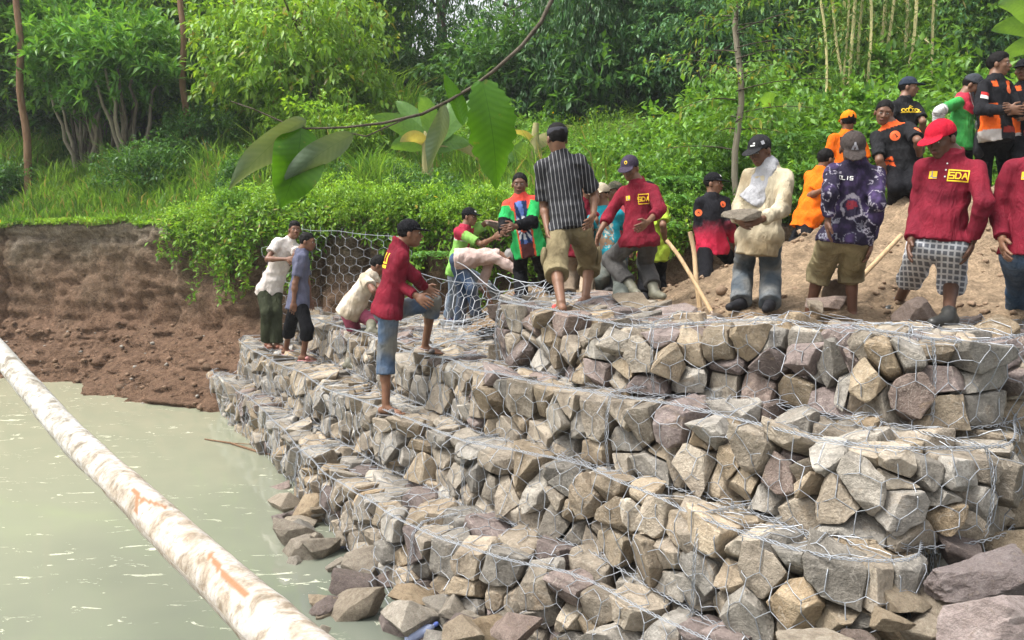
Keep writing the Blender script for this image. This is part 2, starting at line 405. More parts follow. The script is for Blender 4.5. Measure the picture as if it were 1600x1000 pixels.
def person(label, d, pelvis, neck, head, yaw, armL, armR, legL, legR, hyaw=None, hpitch=0, htilt=0, lean=0, k=1.0,
           skin=(.17, .085, .05), top=None, sleeve=.55, hem=.10, topcol=(.5, .5, .5), slack=1.0, pants=1.0, pantcol=(.05, .05, .06), pslack=1.0,
           shoes='sandal', shoemat=None, hair='short', cap=None, capcol=(.02, .02, .02), capyaw=0, hands=('relax', 'relax'), group='workers stacking stone on the gabion wall',
           extras=None, face=True, footdir=None, hairmat=None, headk=1.0, collar=False):
    P = at(*pelvis, d); N = at(*neck, d + lean); HC = at(*head, d + lean + (head[2] if len(head) > 2 else 0)) if len(head) > 2 else at(*head, d + lean)
    ux = nrm(N - P)
    fy = V([math.sin(R(yaw)), -math.cos(R(yaw)), 0]); tl, tf, tu = frame_from(fy, ux)
    if abs(ux[2]) < .5:                 # bent over: the left axis stays level
        tl = nrm(np.cross([0, 0, 1.], fy)); tf = nrm(np.cross(tl, ux)); tu = ux
    pl = nrm(V([math.cos(R(yaw)), math.sin(R(yaw)), 0]))
    sc = k
    shL = N - tu * .088 * sc + tl * .150 * sc; shR = N - tu * .088 * sc - tl * .150 * sc
    hpL = P + pl * .085 * sc; hpR = P - pl * .085 * sc
    J = {}
    def limb(a, spec, l1, l2, side, arm):
        mid, end, mode, hint = spec
        if isinstance(mode, tuple):
            e = atz(end[0], end[1], mode[1] + .075 * sc); e = e if abs(e[1] - a[1]) < 1.2 else at(end[0], end[1], a[1])
        else: e = at(end[0], end[1], a[1] + mode)
        m = solve_mid(a, e, mid, l1, l2, hint, (a[1] + e[1]) / 2)
        return m, e
    elL, wrL = limb(shL, armL, .275 * sc, .245 * sc, 1, True); elR, wrR = limb(shR, armR, .275 * sc, .245 * sc, -1, True)
    knL, anL = limb(hpL, legL, .41 * sc, .39 * sc, 1, False); knR, anR = limb(hpR, legR, .41 * sc, .39 * sc, -1, False)
    base = V([P[0], P[1], min(anL[2], anR[2]) - .075 * sc])
    root = empty('person', base, label, 'person', group)
    vox = min(max(d * .00105, .006), .0105)
    # head frame
    hy = yaw if hyaw is None else hyaw
    hf = V([math.sin(R(hy)), -math.cos(R(hy)), 0]); hl = nrm(np.cross([0, 0, 1.], hf))
    q = Quaternion(Vector(hl), R(hpitch)); hf2 = V(q @ Vector(hf)); hu2 = nrm(np.cross(hf2, hl))
    q2 = Quaternion(Vector(hf2), R(htilt)); hl = V(q2 @ Vector(hl)); hu = V(q2 @ Vector(hu2)); hf = hf2
    hk = sc * headk
    def hp(a, b, c): return HC + hk * (a * hl + b * hf + c * hu)
    fr = (hl, hf, hu)
    B = Field()
    # head
    B.ell(hp(0, -.012, .028), (.074 * hk, .094 * hk, .090 * hk), fr, .02)
    B.ell(hp(0, .018, -.035), (.059 * hk, .068 * hk, .080 * hk), fr, .02)
    B.ell(hp(0, .048, -.090), (.028 * hk, .026 * hk, .022 * hk), fr, .02)
    for s_ in (-1, 1):
        B.ell(hp(s_ * .036, .052, -.022), (.022 * hk, .026 * hk, .022 * hk), fr, .015)
        B.ell(hp(s_ * .078, -.008, -.010), (.011 * hk, .020 * hk, .031 * hk), fr, .006)
        B.ell(hp(s_ * .031, .098, .006), (.015 * hk, .016 * hk, .011 * hk), fr, .008, sub=True)
    B.cap(hp(-.036, .074, .026), hp(.036, .074, .026), .012 * hk, .012 * hk, .012)
    B.cap(hp(0, .082, .006), hp(0, .098, -.028), .009 * hk, .015 * hk, .008)
    B.cap(hp(-.015, .088, -.031), hp(.015, .088, -.031), .009 * hk, .009 * hk, .006)
    B.cap(hp(-.018, .078, -.058), hp(.018, .078, -.058), .0105 * hk, .0105 * hk, .008)
    B.cap(hp(0, -.022, -.045), N + tu * .01, .054 * sc, .060 * sc, .02)
    # torso under the clothes
    B.cap(N - tu * .03, N - tu * .10, .055 * sc, .085 * sc, .03, (tf, 1.4))
    B.cap(N - tu * .10, P + tu * .05, .088 * sc, .088 * sc, .03, (tf, 1.4))
    B.cap(shL, shR, .036 * sc, .036 * sc, .03)
    B.cap(hpL, hpR, .075 * sc, .075 * sc, .03)
    for a, e, w in ((shL, elL, wrL), (shR, elR, wrR)):
        B.cap(a, e, .038 * sc, .037 * sc, .02); B.cap(e, w, .038 * sc, .024 * sc, .012)
        B.ell(e + (w - e) * .28, (.040 * sc,) * 3, None, .02)
    for a, kn, an in ((hpL, knL, anL), (hpR, knR, anR)):
        B.cap(a, kn, .080 * sc, .052 * sc, .03); B.cap(kn, an, .048 * sc, .033 * sc, .02)
        back = nrm(np.cross(nrm(an - kn), pl)); back = back if back.dot(fy) < 0 else -back
        B.cap(kn + (an - kn) * .18 + back * .018 * sc, kn + (an - kn) * .42 + back * .014 * sc, .043 * sc, .036 * sc, .025)
    # hands
    for (e, w, side, mode, hpx) in ((elL, wrL, 1, hands[0], armL), (elR, wrR, -1, hands[1], armR)):
        hd = nrm(w - e)
        if isinstance(mode, (tuple, list)):        # hand points to a photo pixel
            tgt = at(mode[0], mode[1], w[1] + (mode[2] if len(mode) > 2 else 0)); hd = nrm(nrm(tgt - w) * 1.5 + hd * .3); md = 'relax'
        else: md = mode
        inw = -tl * side                            # palm faces the body
        pn = nrm(inw - hd * inw.dot(hd) + 1e-6 * tf)
        sd_ = nrm(np.cross(hd, pn)); 
        if sd_.dot(tf) < 0: sd_ = -sd_              # thumb side to the front
        hks = sc * 1.08
        B.cap(w, w + hd * .05 * hks, .026 * hks, .034 * hks, .012, (pn, 1.7))
        B.cap(w + hd * .045 * hks + sd_ * .018 * hks, w + hd * .082 * hks + sd_ * .02 * hks, .026 * hks, .018 * hks, .01, (pn, 1.5))
        B.cap(w + hd * .045 * hks - sd_ * .012 * hks, w + hd * .078 * hks - sd_ * .022 * hks, .026 * hks, .018 * hks, .01, (pn, 1.5))
        curl = {'relax': .45, 'flat': .12, 'grip': 1.1}[md]
        for fi, (off, ln) in enumerate(((.033, .070), (.0115, .080), (-.0105, .074), (-.032, .058))):
            b0 = w + (hd * (.085 - .004 * abs(fi - 1)) + sd_ * off) * hks; spread = sd_ * (off * 3.0)
            d1 = nrm(hd + spread * .6 + pn * curl * .5); b1 = b0 + d1 * ln * .52 * hks; d2 = nrm(hd + spread * .5 + pn * curl * 1.4); b2 = b1 + d2 * ln * .48 * hks
            r0 = max(.0095 * hks, vox * .95)
            B.cap(b0, b1, r0, r0 * .93, .005); B.cap(b1, b2, r0 * .93, r0 * .8, .003)
        t0 = w + (hd * .03 + sd_ * .03) * hks; t1 = t0 + nrm(hd * .75 + sd_ * .75 + pn * .25) * .042 * hks; t2 = t1 + nrm(hd + sd_ * .25 + pn * .4) * .034 * hks
        r0 = max(.011 * hks, vox); B.cap(t0, t1, r0 * 1.15, r0, .008); B.cap(t1, t2, r0, r0 * .8, .003)
    # feet
    fds = {}
    for nm, kn, an, side in (('L', knL, anL, 1), ('R', knR, anR, -1)):
        fd = footdir[0 if nm == 'L' else 1] if footdir is not None else yaw + side * 10 * (1 if True else 0)
        fv = V([math.sin(R(fd)), -math.cos(R(fd)), 0]); fs = np.cross([0, 0, 1.], fv); sole = an - V([0, 0, .075 * sc])
        fds[nm] = (fv, fs, sole)
        if shoes in ('sandal', 'bare'):
            B.cap(sole - fv * .045 * sc + V([0, 0, .032]), sole + fv * .02 * sc + V([0, 0, .045]), .032 * sc, .036 * sc, .02)
            B.cap(sole + fv * .02 * sc + V([0, 0, .04]), sole + fv * .13 * sc + V([0, 0, .022]), .034 * sc, .022 * sc, .015)
            B.cap(sole + fv * .11 * sc - fs * .022 + V([0, 0, .018]), sole + fv * .11 * sc + fs * .022 + V([0, 0, .018]), .019, .019, .01)
            for ti in range(5):
                o_ = (ti - 2) * .0155 * sc; ln = .175 - .010 * abs(ti - (1 if side > 0 else 3))
                B.cap(sole + fv * .12 * sc + fs * o_ + V([0, 0, .015]), sole + fv * ln * sc + fs * o_ * 1.15 + V([0, 0, .011]), .0105, .009, .003)
    v, q = B.build(vox)
    dn = np.minimum(1, np.maximum(0, 1 + .0 * v[:, 0])); c = np.outer(dn, skin)
    obj('body', v, q, SKIN, root, base, col=c)
    if face: face_bits(root, HC, hl, hf, hu, hk)
    cvx = vox * 1.25
    rs = hash(label) % 1000 if False else int(abs(P[0] * 1000)) % 997
    def torsoco(v):
        rel = v - P; return np.stack([rel @ tl, rel @ tf, rel @ tu], 1)
    # trousers
    if pants:
        Tr = Field(); g = .018 * pslack
        wc = P + tu * .13 * sc
        Tr.cap(P + tu * .02, P + tu * .14 * sc, .108 * sc, .104 * sc, .04, (tf, 1.25), [(wc, tu)])
        for a, kn, an in ((hpL, knL, anL), (hpR, knR, anR)):
            th = nrm(kn - a); sh = nrm(an - kn)
            if pants < .5:
                e = a + (kn - a) * (pants * 2); Tr.cap(a, kn, .078 * sc + g * .5, .060 * sc + g * 1.3, .03, None, [(e, th)])
            else:
                e = kn + (an - kn) * min((pants - .5) * 2, 1.08); r1 = .050 * sc + g * (1.1 if pants > .9 else 1.6)
                Tr.cap(a, kn, .078 * sc + g * .5, .052 * sc + g * .95, .035)
                Tr.cap(kn, kn + (an - kn) * 1.12, .052 * sc + g * .95, r1 if shoes != 'boot' else .052 * sc + g, .02, None, [(e, sh)])
        v, q = Tr.build(cvx, amp=.0095, freq=30, seed=rs)
        c = pantcol(v, torsoco(v)) if callable(pantcol) else np.tile(V(pantcol), (len(v), 1))
        # coordinates along each leg for woven checks
        d1 = np.minimum(segd(v, hpL, knL)[0], segd(v, knL, anL)[0]); d2 = np.minimum(segd(v, hpR, knR)[0], segd(v, knR, anR)[0])
        obj('trousers' if pants > .85 else 'shorts', v, q, CLOTH, root, base, col=c, tc=torsoco(v)) 
    # shirt
    bvh = None; so = None
    if top:
        Sh = Field(); g = .012 * slack
        hemp = P - tu * hem * sc; cut = [(hemp, -tu)]
        Sh.cap(N - tu * .16 * sc, P + tu * .10 * sc, .136 * sc + g * .6, .120 * sc + g * 1.1, .04, (tf, 1.38), cut)
        Sh.cap(P + tu * .14 * sc, P - tu * (hem + .1) * sc, .120 * sc + g * 1.1, .134 * sc + g * 2.0, .04, (tf, 1.08), cut)
        Sh.cap(N - tu * .038 * sc, N - tu * .088 * sc + tl * .125 * sc, .062 * sc, .050 * sc + g * .2, .03)
        Sh.cap(N - tu * .038 * sc, N - tu * .088 * sc - tl * .125 * sc, .062 * sc, .050 * sc + g * .2, .03)
        Sh.cap(N - tu * .02 * sc, N + tu * .022 * sc, .078 * sc, .066 * sc, .03, None, [(N + tu * .030 * sc, tu)])
        if collar: Sh.cap(N - tu * .0 + tf * .01, N + tu * .045 * sc - tf * .006, .075 * sc, .068 * sc, .006, None, [(N + tu * .045 * sc - tf * .02, nrm(tu + tf * .45))])
        rt_ = (.078 * sc + .009 * pslack) + .011
        for a, kn in ((hpL, knL), (hpR, knR)): Sh.cap(a, a + (kn - a) * .10, rt_, rt_, .02, None, cut)
        Sh.cap(hpL, hpR, rt_, rt_, .02, None, cut)
        for a, e, w in ((shL, elL, wrL), (shR, elR, wrR)):
            ad = nrm(e - a); fdv = nrm(w - e)
            r0 = .053 * sc + g * .45; r1 = .043 * sc + g * .8
            if sleeve <= 1:
                Sh.cap(a, e, r0, r1 + .012 * sc, .03, None, [(a + (e - a) * sleeve, ad)])
            else:
                Sh.cap(a, e, r0, r1, .03)
                Sh.cap(e, e + (w - e) * 1.1, r1, .033 * sc + g * .7, .02, None, [(e + (w - e) * (sleeve - 1), fdv)])
        if extras and 'scarf' in extras:
            scm = extras['scarf']
        v, q = Sh.build(cvx, amp=.0095 * min(slack, 1.6), freq=30, seed=rs + 5)
        tc = torsoco(v)
        dT, _ = segd(v, P, N - tu * .05); dL1, tL1 = segd(v, shL, elL); dL2, tL2 = segd(v, elL, wrL); dR1, tR1 = segd(v, shR, elR); dR2, tR2 = segd(v, elR, wrR)
        aL = np.minimum(dL1, dL2); aR = np.minimum(dR1, dR2)
        reg = np.where((aL < dT - .055) & (aL < aR), 1, np.where((aR < dT - .055), 2, 0))
        tt = np.where(reg == 1, np.where(dL1 < dL2, tL1, 1 + tL2), np.where(reg == 2, np.where(dR1 < dR2, tR1, 1 + tR2), 0))
        c = topcol(v, tc, reg, tt) if callable(topcol) else np.tile(V(topcol, float), (len(v), 1))
        mat = top if not isinstance(top, (bool, str)) else CLOTH
        so = obj('shirt', v, q, mat, root, base, col=c, tc=tc)
        bvh = BVHTree.FromPolygons([Vector(x) for x in v], [tuple(int(y) for y in x) for x in q])
    # footwear
    for nm in ('L', 'R'):
        fv, fs, sole = fds[nm]; kn, an = (knL, anL) if nm == 'L' else (knR, anR)
        if shoes == 'sandal':
            Fd = Field(); z = V([0, 0, .004])
            Fd.cap(sole - fv * .05 * sc - z, sole + fv * .13 * sc - z, .040 * sc, .046 * sc, .01, (V([0, 0, 1.]), 5.0))
            v, q = Fd.build(.007); sob = obj('sandal', v, q, shoemat or SANDALM, root, base)
            Fd = Field().cap(sole + fv * .145 * sc + V([0, 0, .022]), sole + fv * .05 * sc + fs * .045 + V([0, 0, .03]), .008, .011, .004).cap(sole + fv * .145 * sc + V([0, 0, .022]), sole + fv * .05 * sc - fs * .045 + V([0, 0, .03]), .008, .011, .004)
            Fd.cap(sole + fv * .07 * sc - fs * .036 + V([0, 0, .035]), sole + fv * .07 * sc + fs * .036 + V([0, 0, .035]), .024, .024, .01)
            v, q = Fd.build(.007); st = obj('strap', v, q, shoemat or SANDALM, root, base)
        elif shoes in ('boot', 'shoe'):
            Fd = Field(); sh = nrm(kn - an)
            if shoes == 'boot':
                tp = an + (kn - an) * .62
                Fd.cap(an, kn, .050 * sc, .072 * sc, .02, None, [(tp, sh)])
            else: Fd.cap(an, an + sh * .06, .045 * sc, .045 * sc, .02, None, [(an + sh * .05, sh)])
            Fd.cap(sole - fv * .045 * sc + V([0, 0, .045]), sole + fv * .03 * sc + V([0, 0, .05]), .042 * sc, .045 * sc, .02)
            Fd.cap(sole + fv * .03 * sc + V([0, 0, .045]), sole + fv * .165 * sc + V([0, 0, .033]), .045 * sc, .034 * sc, .02)
            v, q = Fd.build(max(.008, vox), amp=.002, freq=40, seed=rs); obj('boot' if shoes == 'boot' else 'shoe', v, q, shoemat or BOOTM, root, base)
    # hair
    hm = hairmat or HAIR
    if hair:
        Fd = Field(); pn_ = nrm(hu * .75 + hf * .66)
        Fd.ell(hp(0, -.016, .032), (.081 * hk, .098 * hk, .095 * hk), fr, .02, [(hp(0, .052, .045), -nrm(hu * .86 - hf * .75)) , (hp(0, -.02, -.045), -hu)])
        if hair == 'full': Fd.ell(hp(0, .005, .075), (.064 * hk, .078 * hk, .054 * hk), fr, .015)
        v, q = Fd.build(min(vox, .007), amp=.0055, freq=85, seed=rs + 2)
        obj('hair', v, q, hm, root, base)
    if cap:
        q0 = Quaternion(Vector(hu), R(capyaw)); cf = V(q0 @ Vector(hf)); cl = V(q0 @ Vector(hl))
        Fd = Field(); cut = [(hp(0, 0, .028), -hu)]
        Fd.ell(hp(0, -.010, .036), (.088 * hk, .103 * hk, .094 * hk), fr, .01, cut)
        Fd.ell(hp(0, -.010, .128), (.010, .010, .006), fr, .004)
        bc = hp(0, 0, .038) + cf * .105 * hk
        Fd.ell(bc - hu * .008, (.078 * hk, .078 * hk, .009), (cl, nrm(cf - hu * .18), nrm(hu + cf * .18)), .012)
        v, q = Fd.build(.0055)
        c = capcol(v, np.stack([(v - HC) @ cl, (v - HC) @ cf, (v - HC) @ hu], 1)) if callable(capcol) else np.tile(V(capcol, float), (len(v), 1))
        co = obj('cap', v, q, CLOTH, root, base, col=c)
        cb = BVHTree.FromPolygons([Vector(x) for x in v], [tuple(int(y) for y in x) for x in q])
    info = dict(root=root, P=P, N=N, HC=HC, tl=tl, tf=tf, tu=tu, hl=hl, hf=hf, hu=hu, bvh=bvh, shirt=so, wrL=wrL, wrR=wrR, elL=elL, elR=elR, shL=shL, shR=shR, hp=hp, base=base, sc=sc, knL=knL, knR=knR)
    if cap: info['capb'] = cb; info['cap'] = co
    return info
def chest(I, shape, mat, name, x, y, size, side=1, label=None):
    """print something flat on the shirt; x to the wearer's left, y up from the neck, side -1 = on the back"""
    o = I['N'] + I['tl'] * x + I['tu'] * y + I['tf'] * .10 * side
    T = decal(shape, mat, name, I['bvh'], o, I['tl'] * side, I['tu'], size, I['shirt'], -I['tf'] * side)
    return T
def onsleeve(I, shape, mat, name, arm, t, size, dirn):
    a, b = (I['shL'], I['elL']) if arm == 'L' else (I['shR'], I['elR'])
    p = a + (b - a) * t; dn = nrm(dirn); up = nrm(a - b); rt = nrm(np.cross(up, -dn))
    return decal(shape, mat, name, I['bvh'], p, rt, up, size, I['shirt'], dn)
def oncap(I, shape, mat, name, up=.08, size=.03, yaw=0):
    q0 = Quaternion(Vector(I['hu']), R(yaw)); cf = V(q0 @ Vector(I['hf'])); cl = V(q0 @ Vector(I['hl']))
    return decal(shape, mat, name, I['capb'], I['hp'](0, 0, up) + cf * .1, -cl * -1, I['hu'], size, I['cap'], -cf)
# ------------------------------------------------------------------ setting: water, earth bank, hillside, working ground
WZ = -2.40
def grid_faces(nu, nv):
    i = np.arange(nu - 1)[:, None]; j = np.arange(nv - 1)[None]
    a = i * nv + j
    return np.stack([a, a + nv, a + nv + 1, a + 1], -1).reshape(-1, 4)
def polyline(pts, step=.1, smooth=6):
    p = np.asarray(pts, float); L = np.concatenate([[0], np.cumsum(np.linalg.norm(np.diff(p, axis=0), axis=1))])
    n = int(L[-1] / step); s = np.linspace(0, L[-1], n); q = np.stack([np.interp(s, L, p[:, i]) for i in range(p.shape[1])], 1)
    for _ in range(smooth): q[1:-1] = (q[:-2] + 2 * q[1:-1] + q[2:]) / 4
    return q
def earth_mat():
    m = M('brown_earth', .95, .1); c = m.co(); sx = m.n('ShaderNodeSeparateXYZ'); m.l(c, sx.inputs[0])
    n1 = m.noise(c, .9, 6, .6); n2 = m.noise(c, 10, 8, .7); n3 = m.noise(c, 46, 5, .65)
    zf = m.math('ADD', m.math('MULTIPLY', sx.outputs[2], .32), m.math('MULTIPLY', n1, .9))
    a = m.ramp(zf, [(.0, (.185, .115, .076)), (.30, (.19, .13, .088)), (.48, (.175, .132, .092)), (.62, (.235, .195, .15)), (1, (.27, .235, .19))])
    b = m.mix(a, m.ramp(n2, [(.3, .5), (.7, 1.5)]), 1., 'MULTIPLY'); b = m.mix(b, m.ramp(n3, [(.35, .6), (.7, 1.4)]), 1., 'MULTIPLY')
    pale = m.ramp(m.noise(c, 2.6, 5, .7, 1.5), [(.66, 0.), (.74, .55)])
    m.base(m.mix(b, (.27, .245, .21), pale))
    h = m.math('ADD', m.math('MULTIPLY', n3, .7), m.math('MULTIPLY', n2, 1.8)); m.bump(h, 1., .07); return m.m
EARTH = earth_mat()
def sand_mat():
    m = M('sandy_soil', .95, .1); c = m.co(); n1 = m.noise(c, 1.2, 6, .6); n2 = m.noise(c, 9, 6, .65); n3 = m.noise(c, 45, 4, .6)
    a = m.ramp(n1, [(.3, (.20, .145, .092)), (.5, (.26, .19, .125)), (.7, (.13, .092, .06))])
    b = m.mix(a, m.ramp(n2, [(.3, .55), (.7, 1.3)]), 1., 'MULTIPLY'); m.base(m.mix(b, m.ramp(n3, [(.3, .65), (.7, 1.3)]), 1., 'MULTIPLY'))
    m.bump(m.math('ADD', n3, m.math('MULTIPLY', n2, 1.5)), .8, .03); return m.m
SAND = sand_mat()
def soil_green():
    m = M('grassy_soil', .95, .1); c = m.co(); n1 = m.noise(c, .5, 5, .6); n2 = m.noise(c, 8, 6, .65)
    a = m.ramp(n1, [(.35, (.045, .075, .018)), (.5, (.085, .13, .025)), (.68, (.17, .17, .06))])
    m.base(m.mix(a, m.ramp(n2, [(.3, .6), (.7, 1.3)]), 1., 'MULTIPLY')); m.bump(n2, .8, .05); return m.m
SOILG = soil_green()

# pond water: milky green, with flecks of foam drifting on it
def water_mat():
    m = M('milky_green_water', .07, .5); c = m.co(); n = m.noise(c, .35, 4, .6)
    sx = m.n('ShaderNodeSeparateXYZ'); m.l(c, sx.inputs[0])
    g = m.math('ADD', m.math('ADD', m.math('MULTIPLY', n, .3), .45), m.math('MULTIPLY', sx.outputs[0], .07))
    a = m.ramp(g, [(0, (.31, .315, .22)), (.32, (.235, .245, .175)), (.62, (.085, .098, .088))])
    m.b.inputs['IOR'].default_value = 1.42
    fl = m.noise(m.scaled(c, (1.3, 3.2, 1)), 2.3, 6, .72, 1.); pat = m.noise(c, .33, 2, .5)
    f = m.math('MULTIPLY', m.ramp(fl, [(.61, 0.), (.64, 1.)]), m.ramp(pat, [(.38, 0.), (.50, 1.)]))
    m.base(m.mix(a, (.55, .55, .42), m.math('MULTIPLY', f, .75)))
    r = m.math('ADD', m.math('MULTIPLY', f, .6), .03); m.l(r, m.b.inputs['Roughness'])
    m.bump(m.noise(m.scaled(c, (1, 1.6, 1)), 2.2, 3, .5), .05, .03); return m.m
nx_, ny_ = 60, 40
X, Y = np.meshgrid(np.linspace(-60, 7, nx_), np.linspace(-12, 17.5, ny_), indexing='ij')
o = obj('water', np.stack([X.ravel(), Y.ravel(), np.full(X.size, WZ)], 1), grid_faces(nx_, ny_), water_mat()); tag(o, 'milky green pond water with drifting foam flecks', kind='structure')
o = obj('pond_bed', V([(-70, -14, -3.3), (14, -14, -3.3), (14, 19, -3.3), (-70, 19, -3.3)]), V([[0, 1, 2, 3]]), EARTH); tag(o, 'muddy bed under the pond and the rocks', kind='structure')

CL = polyline([(-45, 24.5), (-28, 20.5), (-18, 18), (-12, 16.9), (-9.5, 16.2), (-7, 15.3), (-5.5, 14.3), (-4.6, 13.5), (-3.2, 12.9), (-1.5, 12.4), (0, 12.0), (1.5, 11.7), (3, 11.4), (4.5, 11.2), (7, 11.0), (12, 10.8), (22, 10.0)], .06, 12)
CLN = np.gradient(CL, axis=0); CLN /= np.linalg.norm(CLN, axis=1)[:, None]; CLN = np.stack([CLN[:, 1], -CLN[:, 0]], 1)   # towards the pond
def cliff_y(x): return np.interp(x, CL[:, 0], CL[:, 1])
def edge_z(x): return .46 + .09 * vnoise(np.stack([np.asarray(x) * .6, np.zeros_like(x), np.zeros_like(x)], -1)) + .045 * fbm(np.stack([np.asarray(x) * 2.7, np.zeros_like(x) + 3, np.zeros_like(x)], -1), 3) - np.clip((np.asarray(x) + 2) * .02, 0, .25)
prof_z = V([-3.0, -2.6, -2.4, -2.2, -2.0, -1.8, -1.6, -1.35, -.9, -.5, -.1, .2, .38, .46, .47])
prof_o = V([2.1, 1.65, 1.35, 1.12, .88, .62, .42, .26, .16, .08, .02, .0, .03, -.02, -.35])
tt = np.linspace(0, 1, 90); zi = np.interp(tt, np.linspace(0, 1, len(prof_z)), prof_z); oi = np.interp(tt, np.linspace(0, 1, len(prof_z)), prof_o)
sel = (CL[:, 0] > -30) & (CL[:, 0] < 16); C2 = CL[sel]; N2 = CLN[sel]
Pz = np.repeat(zi[None], len(C2), 0); Po = np.repeat(oi[None], len(C2), 0)
Pz = np.where(Pz > -1, Pz + (edge_z(C2[:, 0])[:, None] - .46) * np.clip((Pz + 1) / 1.4, 0, 1), Pz)
w_ = np.stack([np.repeat(C2[:, 0:1], 90, 1), np.repeat(C2[:, 1:2], 90, 1), Pz], -1)
big = fbm(w_ * V([.8, .8, .6]), 3) * .24; small = fbm(w_ * V([2.6, 2.6, 2.4]) + 5, 6, .62) * .095
ledge = np.abs(fbm(w_ * V([.9, .9, 4.5]) + 31, 4, .55)) * .13; clod = np.clip(fbm(w_ * 9 + 3, 4, .7), 0, 1) * .10 * np.clip((-1.2 - Pz) * 2.2, 0, 1)
disp = big + small - ledge + clod
gull = -np.clip(.10 - np.abs(vnoise(np.stack([w_[..., 0] * 1.1 + .12 * w_[..., 2], w_[..., 2] * .25, w_[..., 1] * 0], -1))), 0, .1) * 2.2
disp = (disp + gull) * np.clip((.50 - Pz) * 4, .15, 1)
Po = Po + disp + np.clip(-1.3 - Pz, 0, 1) * .5 * np.exp(-((C2[:, 0:1] + 5.2) / 1.5) ** 2)
vv = np.stack([C2[:, None, 0] + N2[:, None, 0] * Po, C2[:, None, 1] + N2[:, None, 1] * Po, Pz + small * .25 * (Pz < .4)], -1).reshape(-1, 3)
o = obj('earth_bank', vv, grid_faces(len(C2), 90)[:, ::-1], EARTH); tag(o, 'steep freshly cut brown earth bank above the pond', kind='structure')

def hill_z(x, y):
    d = y - cliff_y(x); z = edge_z(x) + np.where(d < 9, .05 * d + .030 * d * d * np.clip(d / 9, .4, 1), 2.88 + .07 * (d - 9)) 
    left = np.clip((-x - 1) / 4, 0, 1)
    d2 = np.clip(d - 1.2, 0, None); zl = edge_z(x) + np.where(d2 < 7, .47 * d2, 3.29 + .09 * (d2 - 7))
    z = z * (1 - left) + zl * left
    return z + .10 * vnoise(np.stack([x * .7, y * .7, x * 0], -1)) * np.clip(d, 0, 1)
nu, nv = 260, 200
xs = np.concatenate([np.linspace(-90, -16, 40), np.linspace(-15.6, 14, 180), np.linspace(15, 80, 40)]); ds = np.concatenate([np.linspace(-.05, 12, 120), np.linspace(12.4, 90, 80)])
X = np.repeat(xs[:, None], nv, 1); Y = cliff_y(X) + ds[None]
o = obj('hillside', np.stack([X, Y, hill_z(X, Y)], -1).reshape(-1, 3), grid_faces(nu, nv), SOILG); tag(o, 'grassy slope rising behind the earth bank into the forest', kind='structure')

# working ground behind the top gabion, with the sandy heap on the right
AX = V([-9, 1.5, 2.0, 2.35, 2.96, 3.5, 4.03, 4.7, 5.4, 7, 12]); AZ = V([0, 0, .23, .40, .58, .78, .98, 1.10, 1.22, 1.35, 1.3])
def ss(a, b, x): t = np.clip((x - a) / (b - a), 0, 1); return t * t * (3 - 2 * t)
def ground_z(x, y):
    lv = -.58 - .46 * (1 - ss(-.75, .25, x))
    A = np.interp(x, AX, AZ); up = .12 * ss(5.2, 6.2, y) + .88 * ss(5.9, 8.35, y); dn = 1 - ss(8.8, 10.4, y) * np.where(x < 3, 1, .55)
    z = lv + A * up * dn
    z += .05 * fbm(np.stack([x * 1.6, y * 1.6, x * 0], -1), 3) + .12 * np.clip(A + .2, 0.2, 1) * up * fbm(np.stack([x * 2.2, y * 2.2, x * 0 + 4], -1), 5, .65) + .03 * np.abs(fbm(np.stack([x * 7, y * 7, x * 0 + 8], -1), 3, .6))
    return z
xs = np.linspace(-3.4, 9.5, 330); ys = np.linspace(4.6, 12.6, 210); X, Y = np.meshgrid(xs, ys, indexing='ij'); Z = ground_z(X, Y)
T1L = V([(-3.6, 13.6), (-2.6, 12.2), (-2.2, 11.0), (-1.45, 10.4), (-.7, 9.6), (-.1, 7.9), (.2, 7.2), (.5, 6.5), (.8, 5.9), (1.32, 5.75), (1.75, 5.5), (2.0, 5.0), (2.35, 4.9), (3.0, 5.3), (3.9, 5.8), (9.6, 6.2)])
keep = Y > np.interp(X, T1L[:, 0], T1L[:, 1])
f = grid_faces(330, 210); kf = keep.ravel()[f].all(1)
o = obj('working_ground', np.stack([X, Y, Z], -1).reshape(-1, 3), f[kf], SAND); tag(o, 'trampled sandy ground and the loose sand heap behind the top gabion', kind='structure')
# loose clods and pebbles on the heap and at the foot of the bank (one mass nobody could count)
# the humid air over the slope
import bmesh
bm = bmesh.new(); bmesh.ops.create_cube(bm, size=1); me = bpy.data.meshes.new('haze'); bm.to_mesh(me); bm.free()
o = link('haze', me, None, (0, 45, 13)); o.scale = (260, 130, 36); tag(o, 'thin humid haze in the air over the pond and forest', kind='stuff')
hm = bpy.data.materials.new('haze_air'); hm.use_nodes = True; hm.node_tree.nodes.clear(); pv = hm.node_tree.nodes.new('ShaderNodeVolumePrincipled'); ho = hm.node_tree.nodes.new('ShaderNodeOutputMaterial')
pv.inputs['Color'].default_value = (.92, .96, 1, 1); pv.inputs['Density'].default_value = .0009; pv.inputs['Anisotropy'].default_value = .2; hm.node_tree.links.new(pv.outputs[0], ho.inputs['Volume']); me.materials.append(hm)
